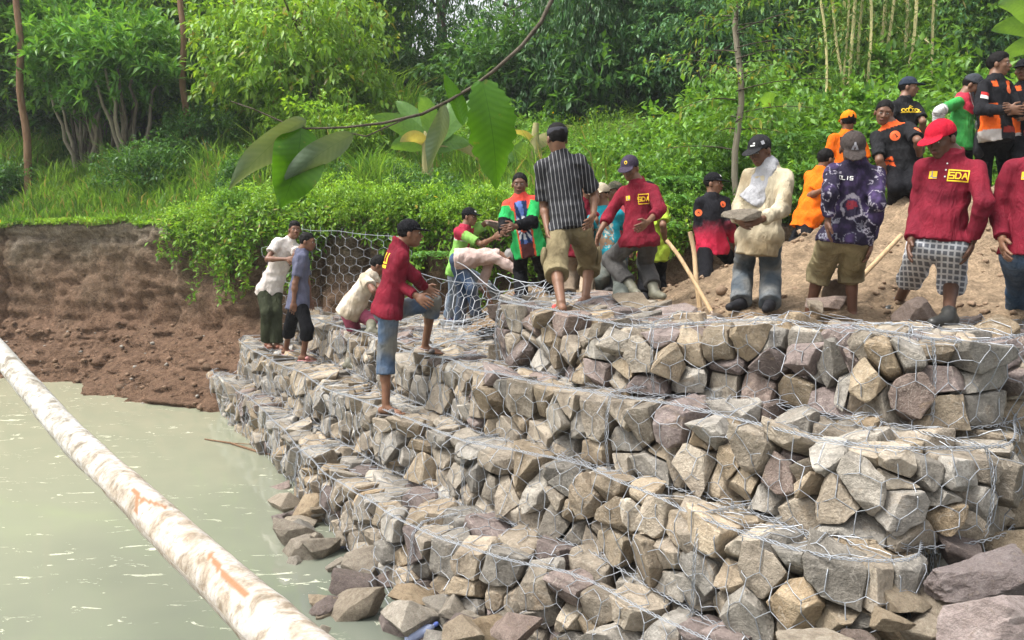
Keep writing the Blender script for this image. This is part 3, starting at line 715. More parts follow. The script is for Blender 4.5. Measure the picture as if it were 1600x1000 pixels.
# ------------------------------------------------------------------ stones
def icosphere(sub):
    import bmesh
    bm = bmesh.new(); bmesh.ops.create_icosphere(bm, subdivisions=sub, radius=1)
    v = V([x.co[:] for x in bm.verts]); f = V([[y.index for y in x.verts] for x in bm.faces]); bm.free(); return v, f
ICO = {1: icosphere(1), 2: icosphere(2), 3: icosphere(3), 4: icosphere(4)}
def rock_mat(name, c1, c2, c3):
    m = M(name, .88, .2); c = m.co(); rnd = m.n('ShaderNodeObjectInfo').outputs['Random']
    add = m.n('ShaderNodeVectorMath', operation='ADD'); m.l(c, add.inputs[0]); cb = m.n('ShaderNodeCombineXYZ'); m.l(m.math('MULTIPLY', rnd, 37.), cb.inputs[0]); m.l(m.math('MULTIPLY', rnd, 91.), cb.inputs[1]); m.l(cb.outputs[0], add.inputs[1]); c = add.outputs[0]
    n1 = m.noise(c, 3.2, 5, .6, .6); n2 = m.noise(c, 16, 6, .7); n3 = m.noise(c, 70, 4, .65)
    a = m.ramp(n1, [(.28, c1), (.5, c2), (.72, c3)])
    a = m.mix(a, m.ramp(rnd, [(0, .62), (.5, .95), (1, 1.22)]), 1., 'MULTIPLY')
    tint = m.ramp(m.math('FRACT', m.math('MULTIPLY', rnd, 7.3)), [(0, (.97, .98, 1.0)), (.5, (1, 1, 1)), (1, (1.06, 1.0, .92))]); a = m.mix(a, tint, 1., 'MULTIPLY')
    a = m.mix(a, m.ramp(n2, [(.28, .62), (.5, 1.), (.72, 1.3)]), .85, 'MULTIPLY'); a = m.mix(a, m.ramp(n3, [(.3, .75), (.7, 1.2)]), .8, 'MULTIPLY')
    mud = m.ramp(m.noise(c, 6, 5, .7, 1.), [(.58, 0.), (.70, .5)]); a = m.mix(a, (.26, .19, .12), mud)
    vein = m.ramp(m.noise(c, 5, 2, .5, 3.), [(.485, 0.), (.5, .35), (.515, 0.)]); a = m.mix(a, (.5, .46, .4), vein)
    m.base(a); m.bump(m.math('ADD', m.math('MULTIPLY', n2, 1.6), m.math('MULTIPLY', n3, .6)), .8, .018); return m.m
def _t(c): m_ = sum(c) / 3; return tuple(.86 * (x * .88 + m_ * .12) for x in c)
ROCKS = [rock_mat('beige_stone', *map(_t, ((.24, .195, .145), (.36, .30, .225), (.46, .40, .31)))), rock_mat('grey_stone', *map(_t, ((.22, .20, .17), (.33, .30, .255), (.44, .405, .35)))),
         rock_mat('mauve_stone', *map(_t, ((.17, .13, .115), (.25, .195, .175), (.34, .27, .245)))), rock_mat('tan_stone', *map(_t, ((.22, .165, .105), (.34, .265, .175), (.42, .345, .24))))]
def stone_shape(N_, dd, rng, sub, rmax, gap=.006, facets=5, bev=None):
    """angular stone: the cell cut out by the planes, with broken facets, worn edges and a rough skin"""
    v, f = ICO[2]; dd = np.maximum(dd - gap, .012)
    dot = v @ N_.T; r = np.where(dot > .02, dd / np.maximum(dot, .02), 50.); mean = np.minimum(r.min(1), rmax).mean()
    fn = rng.normal(size=(facets, 3)); fn /= np.linalg.norm(fn, axis=1)[:, None]; fd = mean * rng.uniform(.80, 1.15, facets)
    an = V([[1, 0, 0], [-1, 0, 0], [0, 1, 0], [0, -1, 0], [0, 0, 1], [0, 0, -1.]]); NN = np.concatenate([N_, fn, an]); DD = np.concatenate([dd, fd, np.full(6, rmax)])
    bm = bmesh.new(); vs = [bm.verts.new(p) for p in NN / DD[:, None]]; bmesh.ops.convex_hull(bm, input=vs)
    X = []
    for fc in bm.faces:
        m = fc.normal; t = m.dot(fc.verts[0].co)
        if t > 1e-4: X.append(m / t)
    bm.free(); bm = bmesh.new(); vs = [bm.verts.new(p) for p in X if p.length < rmax * 1.9]
    bmesh.ops.remove_doubles(bm, verts=bm.verts[:], dist=mean * .10)
    h = bmesh.ops.convex_hull(bm, input=bm.verts[:]); bmesh.ops.delete(bm, geom=[g for g in h['geom_interior'] if isinstance(g, bmesh.types.BMVert)], context='VERTS')
    bmesh.ops.dissolve_limit(bm, angle_limit=R(9), verts=bm.verts[:], edges=bm.edges[:])
    bmesh.ops.bevel(bm, geom=bm.edges[:], offset=(bev or rng.uniform(.10, .20)) * mean, segments=1 if sub < 3 else 2, profile=.55, affect='EDGES', clamp_overlap=True)
    bmesh.ops.triangulate(bm, faces=bm.faces[:])
    for lim in ([.55] if sub < 3 else ([.60, .36] if sub < 4 else [.6, .35, .2, .12])):
        bmesh.ops.subdivide_edges(bm, edges=[e for e in bm.edges if e.calc_length() > mean * lim], cuts=1, use_grid_fill=False); bmesh.ops.triangulate(bm, faces=[q for q in bm.faces if len(q.verts) > 3])
    bmesh.ops.recalc_face_normals(bm, faces=bm.faces[:])
    P_ = V([x.co[:] for x in bm.verts]); f = V([[y.index for y in x.verts] for x in bm.faces]) if bm.verts.index_update() is None else None; bm.free()
    o_ = rng.random(3) * 40; L_ = np.linalg.norm(P_, axis=1)[:, None]; q = P_ / mean
    P_ = P_ * (1 + .05 * fbm(q * 1.6 + o_, 3)[:, None] - .05 * np.abs(fbm(q * 3.1 + o_, 3))[:, None] + .012 * fbm(q * 8 + o_, 2)[:, None])
    return P_, f
WIRE = plain('galvanised_wire', (.33, .35, .38), .42, .5, .22, 30, .45)

def hexnet(s0, s1, w0, w1, a, h, drop=0.):
    """edges of a hexagonal netting in (s, w); twisted = the straight doubled edges"""
    E0, E1, tw = [], [], []
    r0 = int(w0 / (h * .75)) - 1; r1 = int(w1 / (h * .75)) + 2; c0 = int(s0 / a) - 2; c1 = int(s1 / a) + 2
    for r in range(r0, r1):
        for c in range(c0, c1):
            cx = (c + .5 * (r % 2)) * a; cy = r * h * .75
            for (p, q, t) in (((a / 2, -h / 4), (a / 2, h / 4), 1), ((a / 2, h / 4), (0, h / 2), 0), ((-a / 2, h / 4), (0, h / 2), 0)):
                P_ = (cx + p[0], cy + p[1]); Q_ = (cx + q[0], cy + q[1])
                m = ((P_[0] + Q_[0]) / 2, (P_[1] + Q_[1]) / 2)
                if s0 <= m[0] <= s1 and w0 <= m[1] <= w1 and not (m[1] > .55 and random.random() < drop): E0.append(P_); E1.append(Q_); tw.append(t)
    return V(E0), V(E1), V(tw)
def twisted(T, pts, r=.006, wr=.0028, n=2, turns=26):
    pts = np.asarray(pts, float); L = np.concatenate([[0], np.cumsum(np.linalg.norm(np.diff(pts, axis=0), axis=1))]); m = max(4, int(L[-1] / .018))
    s = np.linspace(0, L[-1], m); p = np.stack([np.interp(s, L, pts[:, i]) for i in range(3)], 1)
    tg = np.gradient(p, axis=0); tg /= np.linalg.norm(tg, axis=1)[:, None] + 1e-9; u = np.cross(tg, [0.3, .1, 1.]); u /= np.linalg.norm(u, axis=1)[:, None] + 1e-9; w = np.cross(tg, u)
    for k in range(n):
        ph = s * turns * 2 + k * 2 * math.pi / n; q = p + r * (np.cos(ph)[:, None] * u + np.sin(ph)[:, None] * w)
        v, f = segs(q[:-1], q[1:], wr); T.add(v, f)

TIERS = []
def tier(idx, line, zt, zb, depth, splits, labels, step=(.15, .33), rows=2.6, mats=(0, 1, 2, 3), seed=1, bulge=.03):
    rg = np.random.default_rng(seed)
    C = polyline(line, .05, 14); L = np.concatenate([[0], np.cumsum(np.linalg.norm(np.diff(C, axis=0), axis=1))]); tot = L[-1]
    tg = np.gradient(C, axis=0); tg /= np.linalg.norm(tg, axis=1)[:, None]
    def at_s(s): 
        p = np.stack([np.interp(s, L, C[:, i]) for i in (0, 1)], -1); t = np.stack([np.interp(s, L, tg[:, i]) for i in (0, 1)], -1)
        t = t / (np.linalg.norm(t, axis=-1, keepdims=True) + 1e-9); return p, t, np.stack([-t[..., 1], t[..., 0]], -1)
    H = zt - zb; pts = []
    def droop(s): return .035 * vnoise(np.stack([np.asarray(s) * .9 + idx * 7, np.asarray(s) * 0, np.asarray(s) * 0], -1))
    # courses on the face
    s = 0
    cols = []
    z = 0; nrow = int(round(rows))
    for layer, vdepth in ((0, .13), (1, .42)):
        for r in range(nrow if layer == 0 else 1):
            s = rg.uniform(-.1, .1)
            while s < tot + .05:
                w = rg.uniform(*step) * (1 if layer == 0 else 1.2)
                zz = zb + H * (r + .5) / nrow + rg.normal() * .045 if layer == 0 else zt - .10
                pts.append((s + w / 2, vdepth + rg.uniform(-.04, .05), zz)); s += w
    v_ = .66
    while v_ < 3.2:                       # stones lying on the top, further in
        s = rg.uniform(-.1, .1)
        while s < tot + .05:
            w = rg.uniform(step[0] + .02, step[1] + .04)
            if v_ < depth(s + w / 2): pts.append((s + w / 2, v_ + rg.uniform(-.07, .07), zt - .11 + rg.normal() * .02))
            s += w
        v_ += .24
    for _ in range(int(tot * 4)): pts.append((rg.uniform(0, tot), rg.uniform(.04, .10), zb + rg.uniform(.05, H - .05)))
    pts = V(pts); n = len(pts); out = []
    bv, bf, off = [], [], 0
    cage_roots = []
    p, t, nn = at_s(V([(a + b) / 2 for a, b in zip(splits[:-1], splits[1:])]))
    for i in range(len(splits) - 1):
        cage_roots.append(empty('gabion', (p[i][0] + nn[i][0] * .3, p[i][1] + nn[i][1] * .3, zb), labels[i], 'gabion', 'wire gabions filled with stone'))
    for i in range(n):
        q = pts[i]; dv = pts - q; dist = np.linalg.norm(dv, axis=1); nb = np.argsort(dist)[1:20]; nb = nb[dist[nb] < .8]
        Np = dv[nb] / dist[nb][:, None]; dd = dist[nb] * rg.uniform(.46, .54, len(nb))
        fj = nrm(V([rg.normal() * .22, -1, rg.normal() * .24])); tj = nrm(V([rg.normal() * .16, rg.normal() * .16, 1]))
        front = q[1] + rg.uniform(-.03, .055) + bulge * math.sin(math.pi * np.clip((q[2] - zb) / H, 0, 1)); topd = zt - q[2] + rg.uniform(-.035, .03) + droop(q[0])
        Np = np.concatenate([Np, [fj, tj, [0, 0, -1], [0, 1, 0]]]); dd = np.concatenate([dd, [max(front, .04), max(topd, .04), max(q[2] - zb - .0, .05) , .22]])
        pw, tw, nw = at_s(V(q[0])); wc = V([pw[0] + nw[0] * q[1], pw[1] + nw[1] * q[1], q[2]])
        near = np.linalg.norm(wc); sub = 3 if near < 6.0 and q[1] < .55 else 2
        v, f = stone_shape(Np, dd, rg, sub, rg.uniform(.16, .27), .006)
        ctr = v.mean(0) * 0
        wv = wc + v[:, 0:1] * V([tw[0], tw[1], 0]) + v[:, 1:2] * V([nw[0], nw[1], 0]) + v[:, 2:3] * V([0, 0, 1])
        ci = int(np.clip(np.searchsorted(splits, q[0]) - 1, 0, len(splits) - 2))
        mi = mats[rg.integers(len(mats))]
        so_ = obj('stone', wv, f, ROCKS[mi], cage_roots[ci], wc); so_.data.set_sharp_from_angle(angle=R(27))
        bv.append(wv); bf.append(f + off); off += len(wv)
    bvh = BVHTree.FromPolygons(np.concatenate(bv).tolist(), np.concatenate(bf).tolist())
    # netting wrapped over face and top
    def surf(s, w):
        p_, t_, n_ = at_s(s); onface = w < H
        v = np.where(onface, -.03 - bulge * np.sin(np.pi * np.clip(w / H, 0, 1)), w - H - .03); z = np.where(onface, zb + w, zt + .035 + droop(s))
        return np.stack([p_[:, 0] + n_[:, 0] * v, p_[:, 1] + n_[:, 1] * v, z], 1), n_, onface
    for i in range(len(splits) - 1):
        s0, s1 = splits[i], splits[i + 1]; dm = max(depth(s0), depth(s1), depth((s0 + s1) / 2))
        A, B_, twd = hexnet(s0, s1, -.02, H + dm, .155, .20, .22)
        P_ = np.concatenate([A, B_]); jit = np.stack([vnoise(np.stack([P_[:, 0] * 3, P_[:, 1] * 3, P_[:, 0] * 0 + 3.3 + idx], 1)), vnoise(np.stack([P_[:, 0] * 3, P_[:, 1] * 3, P_[:, 0] * 0 + 9.1 + idx], 1))], 1) * .05
        P2 = P_ + jit; W3, n_, onf = surf(np.clip(P2[:, 0], s0 - .03, s1 + .03), P2[:, 1])
        res = np.zeros_like(W3)
        for k in range(len(W3)):
            dr = V([n_[k][0], n_[k][1], 0.]) if onf[k] else V([0, 0, -1.])
            if abs(P2[k, 1] - H) < .08: dr = nrm(V([n_[k][0], n_[k][1], -1.]))
            st = W3[k] - dr * .12; h = bvh.ray_cast(Vector(st), Vector(dr), .30)
            res[k] = W3[k] if h[0] is None else V(h[0]) - dr * .012
            dlt = (res[k] - W3[k]).dot(dr); res[k] = W3[k] + dr * np.clip(dlt, -.10, .045)
        a_, b_ = res[:len(A)], res[len(A):]
        dm_ = np.linalg.norm((a_ + b_) / 2, axis=1); rad = np.where(twd > 0, .0034, .0024) * np.clip(dm_ / 6, 1, 1.25)
        mid = (a_ + b_) / 2 + (vnoise(((a_ + b_) / 2) * 9)[:, None]) * V([[.012, .012, .012]])
        # midpoints also rest on the stones
        for k in range(len(mid)):
            mm = (A[k] + B_[k]) / 2; n3 = n_[k]; dr = V([n3[0], n3[1], 0.]) if mm[1] < H else V([0, 0, -1.])
            h = bvh.ray_cast(Vector(mid[k] - dr * .12), Vector(dr), .12)
            if h[0] is not None: mid[k] = V(h[0]) - dr * .008
        T = Tris(); v, f = segs(np.concatenate([a_, mid]), np.concatenate([mid, b_]), np.concatenate([rad, rad])); T.add(v, f)
        T.obj('wire_mesh', WIRE, cage_roots[i], wloc(cage_roots[i]))['kind'] = 'stuff'
        T = Tris(); ss_ = np.linspace(s0, s1, 16); 
        for w in (H + .01, .02):
            P3, n_, _ = surf(ss_, np.full(16, w)); P3 = P3 + .025 * np.stack([vnoise(P3 * 2.5 + 1), vnoise(P3 * 2.5 + 5), vnoise(P3 * 2.5 + 8)], 1)
            if w < .1: P3[:, 2] = zb + .02
            twisted(T, P3, .007, .0026, 3 if w > .1 else 2)
        for sx_ in ([s0] if i else [s0]) :
            ww = np.linspace(0, H + min(.4, dm), 10); P3, n_, _ = surf(np.full(10, sx_), ww); P3 = P3 + .03 * np.stack([vnoise(P3 * 3 + 1), vnoise(P3 * 3 + 5), P3[:, 0] * 0], 1)
            twisted(T, P3, .008, .0026, 3)
        T.obj('edge_wire', WIRE, cage_roots[i], wloc(cage_roots[i]))
    # dark backing sheet added inside so that no light leaks between the stones
    ns = 60; ss_ = np.linspace(.1, tot - .1, ns); pp, tt_, n_ = at_s(ss_)
    for i in range(len(splits) - 1):
        m_ = (ss_ >= splits[i] - .15) & (ss_ <= splits[i + 1] + .15); a = pp[m_] + n_[m_] * .24; bk = pp[m_] + n_[m_] * np.array([[max(depth(x), .5)] for x in ss_[m_]])
        k = m_.sum()
        if k < 2: continue
        vv = np.concatenate([np.c_[a, np.full(k, zb + .01)], np.c_[a, np.full(k, zt - .19)], np.c_[bk, np.full(k, zt - .19)]]); j = np.arange(k - 1)
        ff = np.concatenate([np.stack([j, j + 1, k + j + 1, k + j], 1), np.stack([k + j, k + j + 1, 2 * k + j + 1, 2 * k + j], 1)])
        o = obj('dark_backing', vv, ff, ROCKS[2], cage_roots[i], wloc(cage_roots[i])); o['kind'] = 'stuff'
    TIERS.append((idx, n)); return cage_roots, bvh
L1 = [(.42, 8.4), (.15, 7.8), (-.08, 7.2), (-.12, 6.75), (.25, 6.25), (.62, 5.5), (.95, 5.2), (1.35, 5.1), (1.75, 4.85), (2.0, 4.35), (2.35, 4.2), (2.65, 4.3), (3.2, 4.75), (4.4, 5.3)]
L2 = [(-3.4, 12.6), (-2.95, 11.4), (-2.5, 10.5), (-2.02, 9.6), (-1.45, 8.45), (-.95, 7.5), (-.5, 6.75), (-.2, 6.05), (.1, 5.75), (.45, 5.3), (.85, 4.8), (1.2, 4.45), (1.45, 4.0), (1.7, 3.72), (2.05, 3.72), (2.5, 3.92), (2.8, 4.45), (3.3, 5.0), (4.4, 5.5)]
L3 = [(-4.35, 12.9), (-4.1, 12.0), (-3.5, 10.9), (-2.8, 9.75), (-2.15, 8.55), (-1.6, 7.65), (-1.1, 6.85), (-.65, 6.3), (-.3, 5.75), (.1, 5.3), (.5, 4.95), (.7, 4.55), (.95, 4.1), (1.15, 3.75), (1.42, 3.42), (1.78, 3.42), (2.02, 3.9), (2.5, 4.5), (3.4, 4.9)]
L4 = [(-4.75, 12.6), (-4.45, 11.9), (-3.75, 10.7), (-3.05, 9.5), (-2.45, 8.4), (-1.95, 7.4), (-1.5, 6.6), (-1.15, 5.95), (-.8, 5.45), (-.45, 5.05), (-.1, 4.8), (.25, 4.55), (.5, 4.3), (.8, 3.95), (1.05, 3.65), (1.3, 3.3), (1.6, 2.95), (2.1, 2.6)]
def total(l): C = polyline(l, .05, 14); return np.linalg.norm(np.diff(C, axis=0), axis=1).sum()
t1, t2, t3, t4 = map(total, (L1, L2, L3, L4))
tier(1, L1, -.50, -.97, lambda s: 1.0, [0, 1.7, 3.6, 5.3, t1 + .2], ['gabion on the top tier at its left corner, mauve and grey stones', 'gabion on the top tier under the man in striped shirt', 'gabion on the top tier below the man in brown cap', 'rightmost gabion on the top tier below the man in checked shorts'], (.13, .38), 3, (0, 1, 2, 2, 3, 0), 11)
tier(2, L2, -.97, -1.43, lambda s: 2.3 if s < 6.2 else .8, [0, 3.2, 6.4, 8.6, 10.9, 12.4, t2 + .2], ['far left gabion on the second tier, behind the crouching man', 'gabion on the second tier under the raised foot in sandal', 'gabion on the second tier below the left corner of the top one', 'gabion on the second tier with the widest grey blocks, mid picture', 'gabion on the second tier at its bulging right corner', 'shaded gabion on the second tier at the right edge'], (.12, .37), 3, (0, 1, 1, 0, 2, 3, 0, 1), 12)
tier(3, L3, -1.43, -1.90, lambda s: 1.05, [0, 3.0, 5.6, 8.2, 10.4, 12.2, t3 + .2], ['farthest gabion on the third tier, under the man in white T-shirt', 'gabion on the third tier in front of the crouching man', 'gabion on the third tier under the lower foot of the climbing man', 'gabion on the third tier, mid picture, with large pale rounded stones', 'gabion on the third tier at its lower right corner', 'hidden return of the third tier beside the big mauve boulders'], (.12, .37), 3, (0, 0, 1, 1, 3, 0, 1), 13)
tier(4, L4, -1.90, -2.45, lambda s: .85, [0, 3.0, 5.8, 8.4, 10.8, t4 + .2], ['farthest gabion on the lowest tier where the pond meets the bank', 'gabion on the lowest tier standing in the pond, far half', 'gabion on the lowest tier above the half-sunken rocks', 'gabion on the lowest tier at the bottom edge of the picture', 'gabion on the lowest tier at the bottom right'], (.12, .37), 3, (0, 0, 1, 1, 3, 0, 1, 2), 14)

# loose rocks, from a few shared shapes
def free_rock(seed, sub=3, fl=.75):
    rg = np.random.default_rng(seed); n = rg.normal(size=(9, 3)); n /= np.linalg.norm(n, axis=1)[:, None]; dd = rg.uniform(.62, 1.0, 9)
    v, f = stone_shape(n, dd, rg, sub, 1.3, 0, 5, .08); return v * V([1.2, .9, fl * .85]), f
ROCKM = {}
for i in range(10):
    v, f = free_rock(100 + i, 3, .8)
    for k in range(4): ROCKM[(i, k)] = mesh('loose_rock', v, f, ROCKS[k]); ROCKM[(i, k)].set_sharp_from_angle(angle=R(27))
def put_rock(x, y, z, r, i, k, label, group=None, rot=None, name='rock', sc=(1, 1, 1)):
    o = link(name, ROCKM[(i % 10, k)], None, (x, y, z)); o.scale = (r * sc[0], r * sc[1], r * sc[2]); o.rotation_euler = rot if rot else (random.uniform(-.3, .3), random.uniform(-.3, .3), random.uniform(0, 6.3))
    return tag(o, label, 'rock', group)
rg = np.random.default_rng(5)
for i in range(85):
    t = rg.random(); s_i = rg.uniform(.0, 1); C = polyline(L4, .05, 14); j = int((.50 + .42 * s_i) * len(C)); 
    tgv = nrm(C[min(j + 3, len(C) - 1)] - C[j - 3]); out = V([tgv[1], -tgv[0]]); dpt = rg.uniform(.05, 1) ** 1.3 * (.75 if s_i > .2 else .35)
    px_ = C[j] + out * dpt; r = rg.uniform(.05, .15)
    put_rock(px_[0], px_[1], -2.52 + .22 * (1 - dpt / .8) + rg.uniform(-.06, .05), r, i, (0, 1, 3, 0, 1, 2)[int(rg.integers(6))], 'loose rock lying in the shallows at the foot of the gabions', 'loose rocks in the shallows')
for (px_, py_, z_, r_) in ((450, 790, -2.40, .17), (480, 775, -2.42, .13), (425, 770, -2.46, .12), (535, 885, -2.43, .12), (505, 800, -2.42, .13), (640, 965, -2.30, .16), (720, 985, -2.28, .14), (570, 930, -2.46, .12), (620, 905, -2.38, .13), (700, 955, -2.33, .14), (800, 985, -2.2, .15)):
    q_ = atz(px_, py_, z_); put_rock(q_[0], q_[1], z_, r_, int(px_), px_ % 3, 'loose rock lying in the shallows at the foot of the gabions', 'loose rocks in the shallows')
BOULD = rock_mat('pale_mauve_stone', (.25, .20, .185), (.34, .28, .265), (.42, .36, .34))
def boulder(px_, py_, d, r, i, k, label, sc, rot):
    q_ = at(px_, py_, d); v, f = free_rock(500 + i, 4, .8); o = link('boulder', mesh('boulder', v, f, BOULD if k == 2 else ROCKS[k]), None, q_); o.data.set_sharp_from_angle(angle=R(27)); o.scale = [r * s for s in sc]; o.rotation_euler = rot; return tag(o, label, 'boulder')
boulder(1568, 992, 3.0, .25, 1, 2, 'biggest mauve boulder in the bottom right corner', (1.25, .8, .8), (.1, .05, .1))
boulder(1552, 905, 3.5, .17, 2, 2, 'flat-topped mauve boulder just above the bottom right corner boulder', (1.15, .8, .85), (.15, -.1, .4))
boulder(1275, 1010, 3.1, .12, 3, 0, 'pale beige boulder cut by the bottom edge left of the mauve ones', (1.2, .8, .6), (.1, .1, -.1))
boulder(1385, 968, 3.3, .075, 4, 3, 'small tan block between the pale and the mauve boulders', (1, .8, .8), (0, .1, .5))
boulder(1590, 790, 4.2, .22, 5, 3, 'tan boulder in the shade under the top gabion at the right edge', (1, .9, .8), (.2, .1, 1.2))
boulder(1600, 860, 3.9, .18, 6, 3, 'brown boulder at the right edge above the flat-topped one', (1, .9, .8), (.2, .1, 2.2))
for i, (px_, py_, d) in enumerate(((1440, 990, 3.4), (1500, 1010, 3.3), (1350, 1020, 3.3), (1400, 930, 3.5), (1470, 950, 3.5), (1330, 960, 3.55), (1500, 860, 3.8), (1560, 720, 4.6))):
    q_ = at(px_, py_, d); put_rock(q_[0], q_[1], q_[2], .12, i, i % 4, 'rock filling the heap under the mauve boulders', 'rocks under the boulders')
# rocks on the working ground behind the top gabion
for i, (px_, py_, d, r_, k, lab) in enumerate(((992, 472, 6.9, .17, 3, 'tan rock on the top gabion below the stepping boots'), (960, 470, 7.1, .12, 3, 'smaller tan rock left of the one below the boots'), (1295, 470, 6.1, .10, 2, 'mauve stone between the legs of the man in brown cap'), (1275, 478, 6.0, .07, 0, 'small stone beside the mauve one behind the top gabion'),
    (812, 488, 7.2, .16, 2, 'dark mauve rock held in the open net at the corner'), (845, 478, 7.4, .13, 0, 'flat rock under the left sandal of the man in stripes'), (1555, 372, 8.0, .14, 1, 'grey slab on the sand heap near the right edge'), (1385, 335, 8.5, .15, 0, 'pale slab at the feet of the smiling man'), (1430, 478, 5.6, .1, 2, 'flat dark stone by the dark boot of the man in checked shorts'))):
    q_ = at(px_, py_, d); put_rock(q_[0], q_[1], q_[2] - .02, r_, i + 3, k, lab)
# rocks carried by hand
q_ = at(786, 357, 9.3); o = put_rock(q_[0], q_[1], q_[2], .10, 3, 2, 'mauve rock held between the man in lime shirt and the man in green', None, (.1, .3, .4), sc=(1.5, .8, .9))
q_ = at(1161, 334, 6.17); o = put_rock(q_[0], q_[1], q_[2], .085, 4, 0, 'muddy rock carried by the man in the beige shirt and scarf', None, (.1, -.1, .2), sc=(1.35, .9, .8))
# ------------------------------------------------------------------ vegetation
def leaf_mat(name, trans=.35, gain=1.0):
    m = M(name, .45, .35); c = m.attr('col'); n = m.noise(m.co(), 6, 3)
    base = m.mix(c, m.ramp(n, [(.3, .75 * gain), (.7, 1.25 * gain)]), 1., 'MULTIPLY'); m.base(base)
    tr = m.n('ShaderNodeBsdfTranslucent'); m.l(m.mix(base, (1.5, 1.35, .6), 1., 'MULTIPLY'), tr.inputs[0])
    mx = m.n('ShaderNodeMixShader'); mx.inputs[0].default_value = trans; m.l(m.b.outputs[0], mx.inputs[1]); m.l(tr.outputs[0], mx.inputs[2]); m.l(mx.outputs[0], m.out.inputs[0]); return m.m
LEAF = leaf_mat('foliage')
def bark_mat(name, a, b):
    m = M(name, .9, .15); c = m.scaled(m.co(), (6, 6, 1.2)); n = m.noise(c, 3, 5, .65); m.base(m.ramp(n, [(.3, a), (.7, b)])); m.bump(n, .8, .03); return m.m
BARK = bark_mat('dark_bark', (.05, .04, .03), (.13, .11, .085)); BARKR = bark_mat('reddish_bark', (.12, .065, .038), (.22, .14, .085)); BARKP = bark_mat('pale_bark', (.17, .14, .10), (.30, .27, .21)); CULM = bark_mat('bamboo_culm', (.20, .20, .08), (.38, .34, .17))
def unit(n, rg): v = rg.normal(size=(n, 3)); return v / np.linalg.norm(v, axis=1)[:, None]
def leaves(c, tip, ln, wd, rg, col, fold=.25, six=False):
    """c Nx3 leaf bases, tip Nx3 unit directions"""
    n = len(c); side = np.cross(tip, unit(n, rg) * .5 + V([0, 0, 1.])); side /= np.linalg.norm(side, axis=1)[:, None] + 1e-9; up = np.cross(side, tip)
    ln = np.broadcast_to(ln, (n,))[:, None]; wd = np.broadcast_to(wd, (n,))[:, None]
    if six:
        P0 = c; m1 = c + tip * ln * .5 + up * wd * .1; P3 = c + tip * ln - V([0, 0, 1]) * ln * .18
        a = c + tip * ln * .45 + side * wd * .5 + up * wd * fold; b = c + tip * ln * .45 - side * wd * .5 + up * wd * fold
        v = np.stack([P0, a, m1, b, P3], 1).reshape(-1, 3); k = np.arange(n)[:, None] * 5
        f = np.concatenate([k + V([[0, 1, 2]]), k + V([[0, 2, 3]]), k + V([[2, 1, 4]]), k + V([[3, 2, 4]])]).astype(int); m_ = 5
    else:
        a = c + tip * ln * .45 + side * wd * .5 + up * wd * fold; b = c + tip * ln * .45 - side * wd * .5 + up * wd * fold
        v = np.stack([c, a, c + tip * ln, b], 1).reshape(-1, 3); k = np.arange(n)[:, None] * 4; f = np.concatenate([k + V([[0, 1, 2]]), k + V([[0, 2, 3]])]).astype(int); m_ = 4
    return v, f, np.repeat(col, m_, 0)
def cols(n, rg, a, b, c=None, pc=.0):
    t = rg.random(n)[:, None] ** 1.2; k = V(a) * (1 - t) + V(b) * t
    if c is not None: m = rg.random(n) < pc; k[m] = V(c) * rg.uniform(.7, 1.2, (m.sum(), 1))
    return k * rg.uniform(.8, 1.2, (n, 1))
def crown_mesh(name, seed, rad, cz, nl, ncl, per, ln, wd, ca, cb, cc=None, pc=0, droop=.6, lob=.36, six=False, spread=1.0, low=-.8):
    """lobed crown; rad = (rx, ry, rz), centre height cz above the foot"""
    rg = np.random.default_rng(seed); rad = V(rad, float)
    lobes = unit(nl, rg) * rg.uniform(.35, .85, (nl, 1)); lobes = lobes[lobes[:, 2] > low]; nl = len(lobes); lr = rg.uniform(lob * .6, lob * 1.25, nl)
    li = rg.integers(0, nl, ncl); d = unit(ncl, rg); d[:, 2] = d[:, 2] * .8 + .25; d /= np.linalg.norm(d, axis=1)[:, None]
    cc_ = (lobes[li] + d * lr[li][:, None] * rg.uniform(.55, 1.08, (ncl, 1))) * rad + V([0, 0, cz])
    shade = rg.uniform(0, 1, nl)[li]
    tw = d * V([1, 1, .6]) + unit(ncl, rg) * .5; tw[:, 2] -= droop * .5; tw /= np.linalg.norm(tw, axis=1)[:, None]
    n = ncl * per; ci = np.repeat(np.arange(ncl), per); t = rg.random(n)
    base = cc_[ci] + tw[ci] * (t * ln * 3.2 * spread)[:, None] + unit(n, rg) * ln * .35 * spread
    tip = tw[ci] * .5 + unit(n, rg) * .85; tip[:, 2] -= droop; tip /= np.linalg.norm(tip, axis=1)[:, None]
    col = cols(n, rg, ca, cb, cc, pc) * (.8 + .4 * shade[ci])[:, None]
    v, f, c = leaves(base, tip, ln * rg.uniform(.7, 1.25, n), wd * rg.uniform(.7, 1.2, n), rg, col, six=six)
    return mesh(name, v, f, LEAF, smooth=False, col=c)
